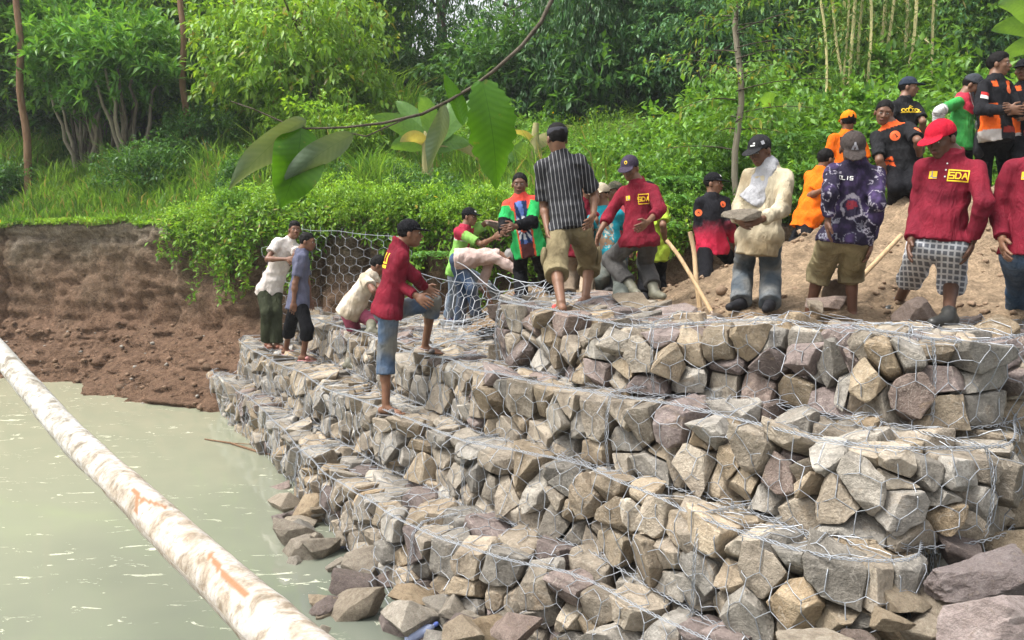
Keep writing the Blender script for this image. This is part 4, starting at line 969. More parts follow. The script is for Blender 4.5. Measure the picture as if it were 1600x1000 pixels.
def trunk_mesh(name, seed, h, r, mat, limbs=6, lean=0., z0=.35, lr=1.6):
    rg = np.random.default_rng(seed); T = Tris(); zz = np.linspace(-.4, h, 14); w = np.cumsum(rg.normal(size=(14, 2)) * .045 * h / 6, axis=0); w[:2] = 0
    P_ = np.c_[w[:, 0] + lean * zz, w[:, 1], zz]; tube(T, P_, r * (1 - .75 * np.linspace(0, 1, 14)) * (1 + .5 * np.exp(-np.linspace(0, 8, 14))), 9)
    for k in range(limbs):
        j = int(14 * rg.uniform(z0, .95)); j = min(j, 12); a = rg.random() * 6.28; L_ = lr * rg.uniform(.6, 1.2); q = P_[j]
        pts = [q + V([math.cos(a) * L_ * t, math.sin(a) * L_ * t, L_ * (t * .75 - .25 * t * t)]) + rg.normal(size=3) * .04 for t in np.linspace(0, 1, 6)]
        tube(T, pts, r * .42 * (1 - .8 * np.linspace(0, 1, 6)), 6)
    return mesh(name, np.concatenate(T.v), [x for x in ([np.concatenate(T.f3)] if T.f3 else []) + ([np.concatenate(T.f4)] if T.f4 else [])], mat)
G_BR = ((.13, .27, .03), (.26, .42, .05)); G_MID = ((.08, .20, .03), (.17, .32, .045)); G_DK = ((.035, .11, .035), (.08, .19, .055)); G_BL = ((.06, .16, .07), (.12, .25, .10))
KIND = {}
KIND['bright'] = [(crown_mesh('crown_bright', 1 + i, (2.6, 2.3, 3.0), 4.4, 26, 1000, 11, .23, .095, *G_BR, (.26, .25, .06), .05, droop=.55, six=True), trunk_mesh('trunk_bright', 31 + i, 6.0, .14, BARK)) for i in range(2)]
KIND['dark'] = [(crown_mesh('crown_dark', 5 + i, (3.6, 3.0, 6.4), 7.2, 46, 3000, 10, .21, .075, *G_DK, (.10, .19, .05), .10, droop=1.3, lob=.30), trunk_mesh('trunk_dark', 35 + i, 12, .26, BARK, 10, z0=.2)) for i in range(2)]
KIND['mid'] = [(crown_mesh('crown_mid', 9 + i, (3.0, 2.7, 4.8), 6.2, 34, 1900, 10, .20, .09, *G_MID, (.16, .24, .05), .08, droop=.5), trunk_mesh('trunk_mid', 39 + i, 9, .17, BARKP, 8)) for i in range(3)]
KIND['bluish'] = [(crown_mesh('crown_bluish', 13 + i, (3.2, 2.8, 5.6), 6.8, 40, 2100, 10, .20, .08, *G_BL, (.12, .2, .07), .06, droop=.7, lob=.27), trunk_mesh('trunk_bluish', 43 + i, 11, .18, BARK, 9)) for i in range(2)]
KIND['sparse'] = [(crown_mesh('crown_sparse', 90 + i, (3.4, 2.8, 5.6), 7.0, 24, 430, 10, .22, .08, *G_DK, (.12, .22, .06), .1, droop=1.0, lob=.26), trunk_mesh('trunk_sparse', 92 + i, 12, .16, BARK, 12, z0=.2, lr=2.2)) for i in range(2)]; 
KIND['bush'] = [(crown_mesh('crown_bush', 17 + i, (1.2, 1.0, .9), .75, 14, 420, 10, .13, .06, *(G_BR if i == 0 else G_MID), None, 0, droop=.3, low=-.5), trunk_mesh('stem_bush', 47 + i, .9, .03, BARK, 5, z0=.1, lr=.7)) for i in range(3)]
KIND['rosette'] = [(crown_mesh('crown_rosette', 21 + i, (1.6, 1.3, 1.25), 2.7, 26, 420, 13, .32, .085, (.07, .20, .035), (.17, .34, .055), None, 0, droop=-.35, six=True, spread=.35, low=-.9), None) for i in range(2)]
GRP = dict(sparse='thin-crowned trees with sky showing through', bright='bright leafy trees', dark='tall dark evergreen trees', mid='mid-green forest trees', bluish='forest trees with bluish foliage', bush='bushes on the slope', rosette='shrubs of upright leaf rosettes')
LAB = dict(sparse='thin-crowned tree with white sky showing through its leaves', bright='light green tree with drooping leaves above the bank', dark='tall dark evergreen tree hung with small drooping leaves', mid='mid-green leafy tree in the forest edge', bluish='bluish green forest tree with fine leaves', bush='leafy bush on the slope behind the workers', rosette='multi-stemmed shrub with upright rosettes of long leaves')
def ground_at(x, y):
    return float(hill_z(V([x], float), V([y], float))[0]) if y > cliff_y(x) + .1 else float(ground_z(V([x], float), V([y], float))[0])
def tree(kind, px, d, i=0, s=1.0, rz=0, label=None, z=None, sz=None, name=None, group=True, dz=0):
    r_ = ray(px, 390); x = r_[0] * d / r_[1]; z = ground_at(x, d) + dz if z is None else z
    cm, tm = KIND[kind][i % len(KIND[kind])]
    t = empty(name or {'bush': 'bush', 'rosette': 'shrub'}.get(kind, 'tree'), (x, d, z), label or LAB[kind], 'bush' if kind in ('bush', 'rosette', 'under') else 'tree', GRP[kind] if group and not label else None, rz); t.scale = (s, s, sz or s)
    c = bpy.data.objects.new('crown', cm); COL.objects.link(c); c.parent = t
    if tm: b = bpy.data.objects.new('trunk', tm); COL.objects.link(b); b.parent = t
    return t
rg = np.random.default_rng(77)
# trees that can be told apart
tree('bright', 475, 19.5, 0, .92, .3, 'bright light-green tree with drooping leaves over the left middle of the bank', dz=-2.0)
tree('bright', 330, 25, 1, 1.2, 1.3, 'paler green tree behind the slender trunk, left of the bright one', dz=-2.5)
tree('dark', 915, 22.5, 0, .62, .5, 'big dark evergreen hung with drooping leaves right behind the striped man', dz=-3.2, sz=1.0)
tree('sparse', 715, 27, 1, .85, 2.5, 'thin-leaved evergreen left of the big one, with sky showing through', dz=-2.5)
tree('dark', 985, 26, 1, 1.0, 1.1, 'dark evergreen right of the big one, above the navy cap', dz=-2.5)
tree('mid', 572, 25, 2, .75, .9, 'mid-green tree between the bright tree and the banana plant')
tree('bluish', 1090, 21, 0, .75, 2.2, 'bluish green tree behind the slender sapling', dz=-1.8)
tree('bluish', 1215, 24, 1, .9, .7, dz=-2.2); tree('mid', 1290, 25, 1, 1., 2.9, dz=-2.8); tree('mid', 1450, 21, 0, .8, 1.9, 'yellowish green tree behind the bamboo', dz=-2.4)
tree('bluish', 1560, 20, 1, .75, 5.0, 'bluish tree behind the tall bareheaded man', dz=-2); tree('bright', 1380, 23, 1, 1.1, 4.2, dz=-2)
for (px, d, s) in ((600, 36, 1.1), (800, 37, .9), (700, 44, 1.2), (1065, 38, 1.2), (655, 31, .7)): tree('sparse', px, d, int(d), s, px * .1, dz=-2)
for (px, d, i, s) in ((30, 24, 0, 1.0), (110, 27, 1, 1.05), (205, 29, 2, 1.1), (-60, 22, 1, 1.0), (395, 28, 0, 1.0)): tree('mid', px, d, i, s, rg.random() * 6)
tree('dark', 270, 31, 1, 1.0, 2.2); tree('dark', 400, 24.5, 0, .72, 3.3)
for r_, (d, ds_, n) in enumerate(((31, 2, 20), (37, 3, 22), (45, 4, 24), (56, 6, 26))):
    for k in range(n):
        px = -150 + (1900 / (n - 1)) * k + rg.uniform(-25, 25); 
        if 690 < px < 900 or 540 < px < 690 or (1040 < px < 1090 and r_ > 1): continue
        kd = ('mid', 'dark', 'bluish', 'mid', 'bluish')[int(rg.integers(5))]; tree(kd, px, d + rg.uniform(-ds_, ds_) / 2, int(rg.integers(3)), rg.uniform(.95, 1.3) * (1 + .12 * r_), rg.random() * 6, dz=-.5)
# understorey
for (px, d, s) in ((20, 25, 1.3), (75, 25, 1.5), (330, 22, 1.0), (380, 21, 1.3), (250, 25, 1.2), (520, 17.5, 1.0), (560, 20.5, 1.0), (470, 19, .8), (760, 19.5, .9), (840, 18.5, .8), (900, 17.5, .8), (960, 16.5, .9), (1010, 15.5, .9), (1060, 15.5, 1.1), (1045, 12.6, .75), (1085, 13.2, .9), (1120, 16, 1.6), (1180, 14.5, 1.2), (1230, 14.2, 1.2), (1290, 15, 1.5), (1340, 14, 1.2), (1400, 15, 1.5), (1470, 14, 1.2), (1530, 13.2, 1.1), (1600, 14, 1.4), (1660, 15, 1.5), (1250, 12, .7), (1445, 12, .7), (1575, 11.8, .6), (1150, 19, 1.3), (1330, 18, 1.7), (1500, 17, 1.7), (180, 27, 2.), (60, 27, 2.), (300, 26, 2.), (420, 22.5, 2)):
    tree('bush', px, d, int(rg.integers(3)) if px < 930 else 1 + int(rg.integers(2)), s, rg.random() * 6, dz=-.1)
for k in range(26):
    px = 250 + 870 * (k + rg.uniform(.1, .9)) / 26; dd_ = 14.2 - (px - 250) / 650 * 2.6; x0 = (px - 800) / F * dd_; s_ = rg.uniform(.28, .52)
    r_ = empty('bush', (x0, cliff_y(x0) + rg.uniform(.0, .5), edge_z(V([x0]))[0] - rg.uniform(.05, .4)), 'low leafy bush spilling over the rim of the earth bank', 'bush', 'low bushes along the rim of the bank', rg.random() * 6); r_.scale = (s_ * 1.1, s_ * .8, s_)
    c = bpy.data.objects.new('crown', KIND['bush'][0 if k % 3 else 1][0]); COL.objects.link(c); c.parent = r_
DKB = [(crown_mesh('crown_undergrowth', 60 + i, (1.5, 1.2, 1.1), .8, 18, 520, 10, .17, .07, (.05, .14, .035), (.10, .22, .045), None, 0, droop=.4, low=-.5), None) for i in range(2)]
KIND['under'] = DKB; GRP['under'] = 'undergrowth bushes in the forest'; LAB['under'] = 'undergrowth bush among the trunks of the forest'
for d in (23.5, 27, 31, 36, 42):
    for k in range(13):
        px = -60 + 140 * k + rg.uniform(-50, 50)
        if d < 27 and 540 < px < 640 or (d > 30 and 540 < px < 900): continue
        tree('under', px, d + rg.uniform(-1.2, 1.2), k, rg.uniform(1.2, 1.9) * (1 + (d - 23) * .035), rg.random() * 6, dz=-.2, name='bush')
for (px, d, s) in ((215, 19.3, .62), (250, 18.6, .7), (285, 19.4, .6), (10, 19.5, .6), (330, 20, .7), (392, 17.2, .5), (610, 16.2, .42), (655, 15.4, .5), (700, 15.0, .4), (560, 16, .4)): tree('under', px, d, int(px), s, px, dz=-.15, name='bush')
# rosette shrubs with bare twisted stems at the left
for (px, d, s) in ((135, 20.8, .95), (212, 20.2, 1.0), (180, 21.2, 1.05), (155, 21.8, 1.1)):
    t = tree('rosette', px, d, int(rg.integers(2)), s, rg.random() * 6)
    for k in range(7):
        T = Tris(); a = rg.random() * 6.28; pts = [V([math.cos(a) * .16 + math.cos(a) * .75 * (q / 7) ** 1.3 + rg.normal() * .03, math.sin(a) * .16 + math.sin(a) * .6 * (q / 7) ** 1.3 + rg.normal() * .03, -.2 + 2.6 * q / 7]) for q in range(8)]
        tube(T, pts, .07 * (1 - .6 * np.linspace(0, 1, 8)), 7); o = T.obj('stem', BARK if k % 2 else BARKP); o.parent = t
# slender single trunks
def pole_tree(px0, py0, d, px1, r, mat, label, sparse=None):
    a = at(px0, py0, d); b = at(px1, -160, d); t = empty('tree', a, label, 'tree'); T = Tris()
    n = 16; P_ = [a + (b - a) * k / (n - 1) + V([.05 * math.sin(k * 1.1 + d), .04 * math.sin(k * .8), 0]) * (k > 0) for k in range(n)]; P_ = [V([P_[0][0], P_[0][1], min(P_[0][2], ground_at(P_[0][0], P_[0][1])) - .4])] + P_[1:]
    tube(T, P_, r * (1 - .35 * np.linspace(0, 1, n)), 9); T.obj('trunk', mat, t, a); return t, P_
pole_tree(290, 205, 20, 278, .085, BARKR, 'slender orange-brown trunk rising out of the tall grass at left'); pole_tree(40, 245, 19.5, 18, .09, BARKR, 'reddish brown trunk near the left edge of the picture')
t, P_ = pole_tree(1150, 430, 12.2, 1157, .055, BARKP, 'slender grey sapling with tiers of sparse leaves behind the man in beige')
rgs = np.random.default_rng(3); bases, tips = [], []
T = Tris()
for k in range(46):
    q = P_[5] + (P_[-1] - P_[5]) * rgs.random() ** .8; a = rgs.random() * 6.28; L_ = rgs.uniform(.6, 1.5); dirv = V([math.cos(a), math.sin(a) * .8, .25]); pts = [q + dirv * L_ * u + V([0, 0, -.28 * u * u]) for u in np.linspace(0, 1, 6)]; tube(T, pts, .011 * (1 - .7 * np.linspace(0, 1, 6)), 4, cap=False)
    for _ in range(44): u = rgs.uniform(.25, 1.05); bases.append(q + dirv * L_ * u + V([0, 0, -.28 * u * u]) + rgs.normal(size=3) * .07); tips.append(nrm(dirv * .6 + rgs.normal(size=3) * .6 + V([0, 0, -.5])))
T.obj('branch', BARK, t, wloc(t)); n = len(bases); v, f, c = leaves(V(bases), V(tips), rgs.uniform(.09, .16, n), rgs.uniform(.035, .055, n), rgs, cols(n, rgs, (.09, .21, .04), (.18, .32, .06), (.34, .34, .08), .12), six=True); obj('crown', v, f, LEAF, t, wloc(t), smooth=False, col=c)

# bamboo clump
t = empty('bamboo_clump', at(1360, 300, 17), 'clump of pale leaning bamboo culms above the group on the sand heap', 'bamboo')
rgs = np.random.default_rng(8); bases, tips = [], []
for (x0, x1, xo) in ((1310, 1272, 0), (1328, 1318, .2), (1340, 1330, .1), (1352, 1345, .3), (1366, 1352, 0), (1378, 1392, .2), (1392, 1432, .1), (1404, 1412, .4), (1345, 1300, .3), (1425, 1470, .2), (1372, 1377, .5)):
    a = at(x0, 330, 17 + xo); b = at(x1, -120, 17.3 + xo * 2); T = Tris(); n = 22; P_ = [a + (b - a) * k / (n - 1) + V([(x1 - x0) * .0045 * (k / n) ** 2, 0, 0]) + V([.10 * math.sin(k * .35 + x0), 0, 0]) for k in range(n)]; rr = rgs.uniform(.018, .034)
    tube(T, np.repeat(V(P_), 2, 0)[1:-1] + 0, np.tile([rr * 1.25, rr], n)[1:-1] * 1.0, 7); T.obj('culm', CULM, t, wloc(t))
    for k in range(3, n):
        for _ in range(30): bases.append(P_[k] + rgs.normal(size=3) * V([.36, .3, .25])); tips.append(nrm(rgs.normal(size=3) * .6 + V([0, 0, -.55])))
n = len(bases); v, f, c = leaves(V(bases), V(tips), rgs.uniform(.13, .24, n), .028, rgs, cols(n, rgs, (.07, .17, .03), (.16, .27, .05), (.4, .36, .18), .08)); obj('foliage', v, f, LEAF, t, wloc(t), smooth=False, col=c)

# big leaves (banana, and the twig close to the camera)
def big_leaf(base, ctrl, tip, width, roll, wave=.04, n=16, m=9, fold=.12, shape='banana', seed=0, serr=.0):
    base, ctrl, tip = V(base, float), V(ctrl, float), V(tip, float); u = np.linspace(0, 1, n); c = (1 - u)[:, None] ** 2 * base + 2 * ((1 - u) * u)[:, None] * ctrl + (u ** 2)[:, None] * tip
    tg = np.gradient(c, axis=0); tg /= np.linalg.norm(tg, axis=1)[:, None]; rg_ = np.random.default_rng(seed)
    if shape == 'banana': w = np.sin(np.pi * u ** .85) ** .6
    else: w = np.sin(np.pi * np.clip(u, 0, 1) ** .8) ** .75 * (1 - .12 * u)
    w = np.maximum(w * width * .5, .002); w = w * (1 + serr * rg_.uniform(-1, .3, n))
    vdir = V([0, 1., 0]); V_ = []
    for i in range(n):
        sd = nrm(np.cross(tg[i], vdir)); upv = nrm(np.cross(sd, tg[i])); sd, upv = sd * math.cos(roll) + upv * math.sin(roll), upv * math.cos(roll) - sd * math.sin(roll)
        for j in range(m):
            q = (j / (m - 1) * 2 - 1); V_.append(c[i] + sd * w[i] * q + upv * (abs(q) ** 1.6 * (fold + (.45 * math.sin(u[i] * 4 + seed) if shape == 'x' else 0)) * w[i] + wave * width * math.sin(u[i] * 9 + q * 2.5 + seed) * abs(q)))
    return V(V_), grid_faces(n, m), c
def bigleaf_mat(name, a, b, vein, tr=.5, under=None):
    m = M(name, .38, .4); c = m.attr('tc', 'Vector'); sx = m.n('ShaderNodeSeparateXYZ'); m.l(c, sx.inputs[0])
    n = m.noise(m.co(), 14, 4); col = m.ramp(n, [(.3, a), (.7, b)]); u, q = sx.outputs[0], m.math('ABSOLUTE', sx.outputs[1])
    mid = m.ramp(q, [(0, 1.), (.035, 0.)]); v = m.math('PINGPONG', m.math('SUBTRACT', u, m.math('MULTIPLY', q, .12)), .035); side = m.ramp(v, [(0, .5), (.10, 0.)])
    spots = m.ramp(m.noise(m.co(), 55, 3, .6), [(.66, 0.), (.70, .7)]); col = m.mix(col, (.22, .20, .05), m.math('MULTIPLY', spots, .8)) if 'near' in name else col
    col = m.mix(col, vein, m.math('MAXIMUM', mid, side)); m.base(col); m.bump(m.math('ADD', side, m.noise(m.co(), 30, 3)), .35, .004)
    t_ = m.n('ShaderNodeBsdfTranslucent'); m.l(m.mix(col, (1.6, 1.4, .5), 1., 'MULTIPLY'), t_.inputs[0]); mx = m.n('ShaderNodeMixShader'); mx.inputs[0].default_value = tr
    m.l(m.b.outputs[0], mx.inputs[1]); m.l(t_.outputs[0], mx.inputs[2]); m.l(mx.outputs[0], m.out.inputs[0]); return m.m
BANL = bigleaf_mat('banana_leaf', (.06, .17, .03), (.12, .27, .05), (.20, .34, .10)); BROWL = bigleaf_mat('dry_banana_leaf', (.26, .22, .09), (.34, .33, .13), (.35, .3, .15))
NEARL = bigleaf_mat('near_leaf_green', (.065, .18, .014), (.10, .26, .022), (.025, .085, .01), .5); NEARU = bigleaf_mat('near_leaf_underside', (.12, .165, .10), (.18, .23, .15), (.07, .12, .06), .25)
def leafobj(args, mat, parent, **k):
    n, m = k.get('n', 16), k.get('m', 9); v, f, c = big_leaf(*args, **k); uu = np.repeat(np.linspace(0, 1, n), m); qq = np.tile(np.linspace(-1, 1, m), n)
    return obj('leaf', v, f, mat, parent, wloc(parent), tc=np.c_[uu, qq, uu * 0])
def banana(px, py, d, specs, label, s=1.):
    b = at(px, py, d); t = empty('banana_plant', b, label, 'banana plant'); T = Tris(); tube(T, [b - V([0, 0, .6]), b + V([0, 0, .5]), b + V([.03, 0, 1.0 * s])], [.13, .11, .06], 9); T.obj('stem', BANL if False else CULM, t, b)
    for i, (x0, y0, xc, yc, x1, y1, w, roll, m_) in enumerate(specs): leafobj((at(x0, y0, d), at(xc, yc, d + .25 * math.sin(i * 2.4)), at(x1, y1, d + .5 * math.sin(i * 2.4)), w, roll), m_, t, seed=i)
banana(668, 262, 16.5, [(668, 232, 640, 190, 583, 182, .42, .3, BANL), (668, 232, 655, 185, 618, 158, .42, .2, BANL), (668, 232, 680, 180, 655, 150, .48, .5, BANL), (670, 232, 705, 190, 700, 160, .42, .2, BANL), (668, 232, 640, 215, 610, 232, .36, .4, BANL), (672, 232, 720, 170, 760, 150, .38, .3, BANL), (672, 232, 715, 200, 760, 260, .32, .6, BROWL), (670, 232, 650, 200, 625, 222, .25, .4, BROWL), (668, 235, 690, 215, 735, 225, .4, .2, BANL)], 'banana plant with broad leaves on the slope above the stooping workers')
banana(1205, 240, 14.5, [(1205, 200, 1225, 160, 1262, 172, .34, .2, BANL), (1205, 200, 1180, 165, 1172, 190, .32, .3, BANL), (1205, 200, 1215, 150, 1188, 152, .34, .6, BANL), (1205, 205, 1235, 185, 1250, 215, .3, .3, BANL), (1205, 205, 1180, 190, 1160, 225, .3, .3, BANL)], 'small banana plant among the shrubs above the man in beige')
banana(1640, 120, 11.5, [(1640, 60, 1610, 25, 1548, 48, .30, .3, BANL), (1640, 70, 1600, 62, 1560, 96, .26, .4, BANL), (1640, 60, 1600, -10, 1560, 8, .3, .3, BANL)], 'banana plant at the top right edge, only leaf tips in view')
banana(835, 268, 17, [(835, 230, 830, 205, 790, 205, .26, 1.2, BROWL), (835, 235, 845, 210, 880, 212, .3, .3, BROWL), (835, 245, 810, 225, 795, 255, .36, .3, BANL)], 'banana plant with a yellowing leaf left of the striped man')
banana(120, 235, 23, [(120, 190, 108, 120, 128, 60, .55, .3, BANL), (120, 190, 150, 120, 120, 90, .5, .5, BANL), (120, 190, 90, 150, 60, 170, .5, .3, BANL)], 'banana plant in the shade between the left shrubs')

# twig with big leaves hanging into the picture close to the camera
d0 = 1.5; t = empty('hanging_twig', at(735, 130, d0), 'thin twig hanging across the upper middle with big green leaves, close up', 'branch')
T = Tris(); tube(T, [at(*p, d0 + o_) for *p, o_ in ((905, -60, .1), (862, 0, .06), (845, 35, .04), (815, 72, .02), (775, 108, 0), (740, 135, 0), (700, 158, 0), (660, 178, 0), (600, 192, 0), (540, 199, 0), (478, 201, 0))], [.0045, .0042, .004, .0038, .0036, .0034, .003, .003, .0026, .0022, .0018], 7)
tube(T, [at(*p, d0) for p in ((640, 183), (600, 200), (572, 213), (548, 208))], [.0016, .0015, .0014, .0012], 5); tube(T, [at(*p, d0) for p in ((478, 201), (440, 190), (395, 170), (360, 158))], [.0018, .0016, .0014, .001], 5); T.obj('stem', BARK, t, wloc(t))
leafobj((at(752, 122, 1.5), at(775, 205, 1.47), at(776, 296, 1.52), .098, .25), NEARL, t, shape='x', serr=.22, seed=4, n=26, wave=.03)
leafobj((at(694, 160, 1.52), at(690, 215, 1.5), at(668, 270, 1.5), .046, .9), NEARU, t, shape='x', seed=5, n=20)
leafobj((at(724, 196, 1.5), at(712, 150, 1.5), at(694, 115, 1.5), .032, .4), NEARL, t, shape='x', seed=7, n=20)
leafobj((at(470, 196, 1.5), at(470, 260, 1.46), at(438, 326, 1.48), .100, .45), NEARL, t, shape='x', seed=9, n=20, wave=.05)
leafobj((at(478, 188, 1.5), at(425, 215, 1.47), at(358, 297, 1.5), .062, .75), NEARU, t, shape='x', seed=10, n=20, wave=.06)
leafobj((at(552, 210, 1.5), at(500, 235, 1.46), at(432, 292, 1.47), .050, .55), NEARU, t, shape='x', seed=11, n=20, wave=.04)

# ground cover: countless leaves and grass blades (stuff)
rgs = np.random.default_rng(21)
def cover(n, xlo, xhi, dlo, dhi, pw=1.6):
    x = rgs.uniform(xlo, xhi, n); d = dlo + (dhi - dlo) * rgs.random(n) ** pw; y = cliff_y(x) + d; vis = np.abs(x / y) < .72; x, y, d = x[vis], y[vis], d[vis]; return x, y, d
x, y, d = cover(150000, -13, 9, -.12, 9, 1.25); z = hill_z(x, y); n = len(x)
moun = np.clip(fbm(np.stack([x * .9, y * .9, x * 0 + 2], 1), 3) * .5 + .35, .03, 1) * np.clip((x + 6.5) / 3, .12, 1.) * .75; left = x < -5.5
p = np.stack([x, y, z + moun * rgs.random(n) ** .6], 1); tip = unit(n, rgs) * .9 + V([0, -.25, .45]); tip /= np.linalg.norm(tip, axis=1)[:, None]
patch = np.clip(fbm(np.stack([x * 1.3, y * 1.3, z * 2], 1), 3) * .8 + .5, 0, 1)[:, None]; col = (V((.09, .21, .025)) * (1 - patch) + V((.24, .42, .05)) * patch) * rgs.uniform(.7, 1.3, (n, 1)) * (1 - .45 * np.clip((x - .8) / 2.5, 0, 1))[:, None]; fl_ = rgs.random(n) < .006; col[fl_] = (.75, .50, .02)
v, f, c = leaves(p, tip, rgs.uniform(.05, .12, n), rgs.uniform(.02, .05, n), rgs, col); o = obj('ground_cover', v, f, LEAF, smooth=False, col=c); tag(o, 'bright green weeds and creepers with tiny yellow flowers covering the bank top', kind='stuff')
x1_, y1_, d1_ = cover(52000, -14, -2.5, -.1, 9, 1.2); x2_, y2_, d2_ = cover(22000, -3, 10, .4, 7, 1.); x, y, d = np.r_[x1_, x2_], np.r_[y1_, y2_], np.r_[d1_, d2_]; n = len(x); z = hill_z(x, y); tall = np.clip((d - 1.0) / 2.2, .10, 1) * rgs.uniform(.5, 1.1, n); tuft = np.clip(fbm(np.stack([x * 1.1, y * 1.1, x * 0], 1), 2) + .6, .25, 1.2)
h = 1.3 * tall * tuft; a = rgs.random(n) * 6.28; b = np.stack([x, y, z - .02], 1); lean = np.stack([np.cos(a), np.sin(a), a * 0], 1) * (h * rgs.uniform(.2, .8, n))[:, None]; wv = np.stack([-np.sin(a), np.cos(a), a * 0], 1) * .012
wv[:, 0] += .006; m1 = b + lean * .35 + V([0, 0, 1]) * (h * .65)[:, None]; tp = b + lean + V([0, 0, 1]) * (h * .85)[:, None]
v = np.stack([b - wv, b + wv, m1 + wv * .8, m1 - wv * .8, tp], 1).reshape(-1, 3); k = np.arange(n)[:, None] * 5; f4 = k + np.array([[0, 1, 2, 3]]); f3 = k + np.array([[3, 2, 4]])
t_ = np.clip(rgs.random(n) * .7 + np.clip(1.6 - d, 0, 1) * .5, 0, 1)[:, None]; col = (V((.09, .22, .04)) * (1 - t_) + V((.26, .40, .08)) * t_) * rgs.uniform(.75, 1.25, (n, 1)); dry = rgs.random(n) < .06 + .15 * np.clip(1.2 - d, 0, 1); col[dry] = (.32, .27, .13)
o = obj('grass', v, [f4, f3], LEAF, smooth=False, col=np.repeat(col, 5, 0)); tag(o, 'tall grass and short turf on the slope left of the workers', kind='stuff')
# creepers hanging over the bank
bases, tips, sz = [], [], []; T = Tris(); 
for k in range(230):
    px = rgs.choice([rgs.uniform(235, 480), rgs.uniform(470, 900), rgs.uniform(880, 1120)], p=[.42, .43, .15]); dd_ = 14.0 - (px - 250) / 650 * 2.6; x0 = (px - 800) / F * dd_; yy = cliff_y(x0) - .03; z0 = edge_z(V([x0]))[0]
    L_ = (.12 + 1.0 * rgs.random() ** 1.7) * (.35 + 1.1 * np.clip(.5 + vnoise(V([px * .011, 0, 0])), 0, 1)) * (1. if px > 300 else .6); 
    if px > 480: L_ *= 1.0
    out = rgs.uniform(.08, .40); pts = [V([x0 + .10 * math.sin(u * 5 + k), yy - out * min(1, u * 3), z0 + .18 * math.sin(min(u * 3, 1) * 3.1) - L_ * max(u - .12, 0)]) for u in np.linspace(0, 1, 9)]; tube(T, pts, .004, 3, cap=False)
    for _ in range(int(85 * L_) + 25): u = rgs.random(); j = min(int(u * 8), 7); bases.append(pts[j] + (pts[j + 1] - pts[j]) * rgs.random() + rgs.normal(size=3) * V([.10, .07, .07]) * (1.3 - u)); tips.append(nrm(rgs.normal(size=3) + V([0, -.5, -.25]))); sz.append(rgs.uniform(.05, .13))
n = len(bases); v, f, c = leaves(V(bases), V(tips), V(sz), V(sz) * .42, rgs, cols(n, rgs, (.08, .2, .025), (.22, .38, .045), (.35, .30, .12), .04)); T.add(v, f); 
T.c = [np.full((len(a_), 3), .12) * V([1, .8, .5]) for a_ in T.v[:-1]] + [c]; o = T.obj('hanging_creepers', LEAF, smooth=False, usecol=True); tag(o, 'leafy creepers hanging over the top of the earth bank', kind='stuff')
# fern fronds at the foot of the bank and behind the heap
def compound(px, py, d, n_, ln, label, seed, grp=None):
    r_ = np.random.default_rng(seed); b = at(px, py, d); t = empty('fern', b, label, 'fern', grp)
    for k in range(n_):
        a = r_.uniform(-2.6, -.4) if False else r_.random() * 6.28; dv = V([math.cos(a), math.sin(a) * .7, .5]); dv = V([math.cos(a), math.sin(a) * .8, 0.]); P_ = [b + dv * ln * .75 * u + V([0, 0, ln * (1.15 * u - .95 * u * u) * r_.uniform(.95, 1.05)]) for u in np.linspace(0, 1, 12)]; bs, tp_ = [], []
        for i in range(1, 12):
            sd = nrm(np.cross(P_[i] - P_[i - 1], [0, 0, 1.]))
            for s_ in (-1, 1): bs.append(P_[i]); tp_.append(nrm(sd * s_ + nrm(P_[i] - P_[i - 1]) * .5 + V([0, 0, -.15])))
        v, f, c = leaves(V(bs), V(tp_), ln * .30 * np.sin(np.linspace(.5, 3., len(bs))).clip(.25), ln * .07, r_, cols(len(bs), r_, (.06, .17, .03), (.12, .26, .05)), six=True); obj('frond', v, f, LEAF, t, wloc(t), smooth=False, col=c)
compound(680, 410, 11.6, 9, .45, 'fern with long leaflets hanging at the bank left of the bending man', 1)
for i, (px, py, d, ln) in enumerate(((1035, 330, 11.6, .6), (1065, 370, 11.2, .55), (870, 440, 11, .4), (905, 400, 11.2, .5), (1235, 290, 11.5, .8), (1270, 240, 12, .8), (1200, 330, 11.2, .6), (1060, 300, 12, .6), (1520, 240, 11, .6), (1450, 290, 10.8, .5), (1555, 270, 10.5, .5), (1190, 260, 12.5, .8))): compound(px, py, d, 9, ln, 'fern growing at the foot of the slope behind the workers', 10 + i, 'ferns at the foot of the slope')
# ------------------------------------------------------------------ the people
MAROON = (.20, .016, .030); NAVY = (.025, .03, .05); BLACK = (.009, .009, .011); ORANGE = (.85, .17, .01); DENIM = (.075, .11, .17); KHAKI = (.20, .165, .095)
def mixc(a, b, t): t = np.clip(t, 0, 1)[:, None]; return V(a, float) * (1 - t) + V(b, float) * t
def wornjean(base, dirt=(.17, .15, .12), amt=.6, sc=5):
    def f(v, tc): return mixc(base, dirt, amt * np.clip(.5 + fbm(v * sc, 3) * .9, 0, 1))
    return f
def sheet(c1, c2, sc=7, lo=.45):
    def f(v, tc, reg=None, tt=None): return mixc(c1, c2, np.clip((fbm(v * sc, 4) * .5 + .5 - lo) * 3, 0, 1))
    return f
def maroon(v, tc, reg, tt): return mixc(MAROON, (.14, .014, .026), fbm(v * 6, 3) * .5 + .5)
def yaxis(v): return v

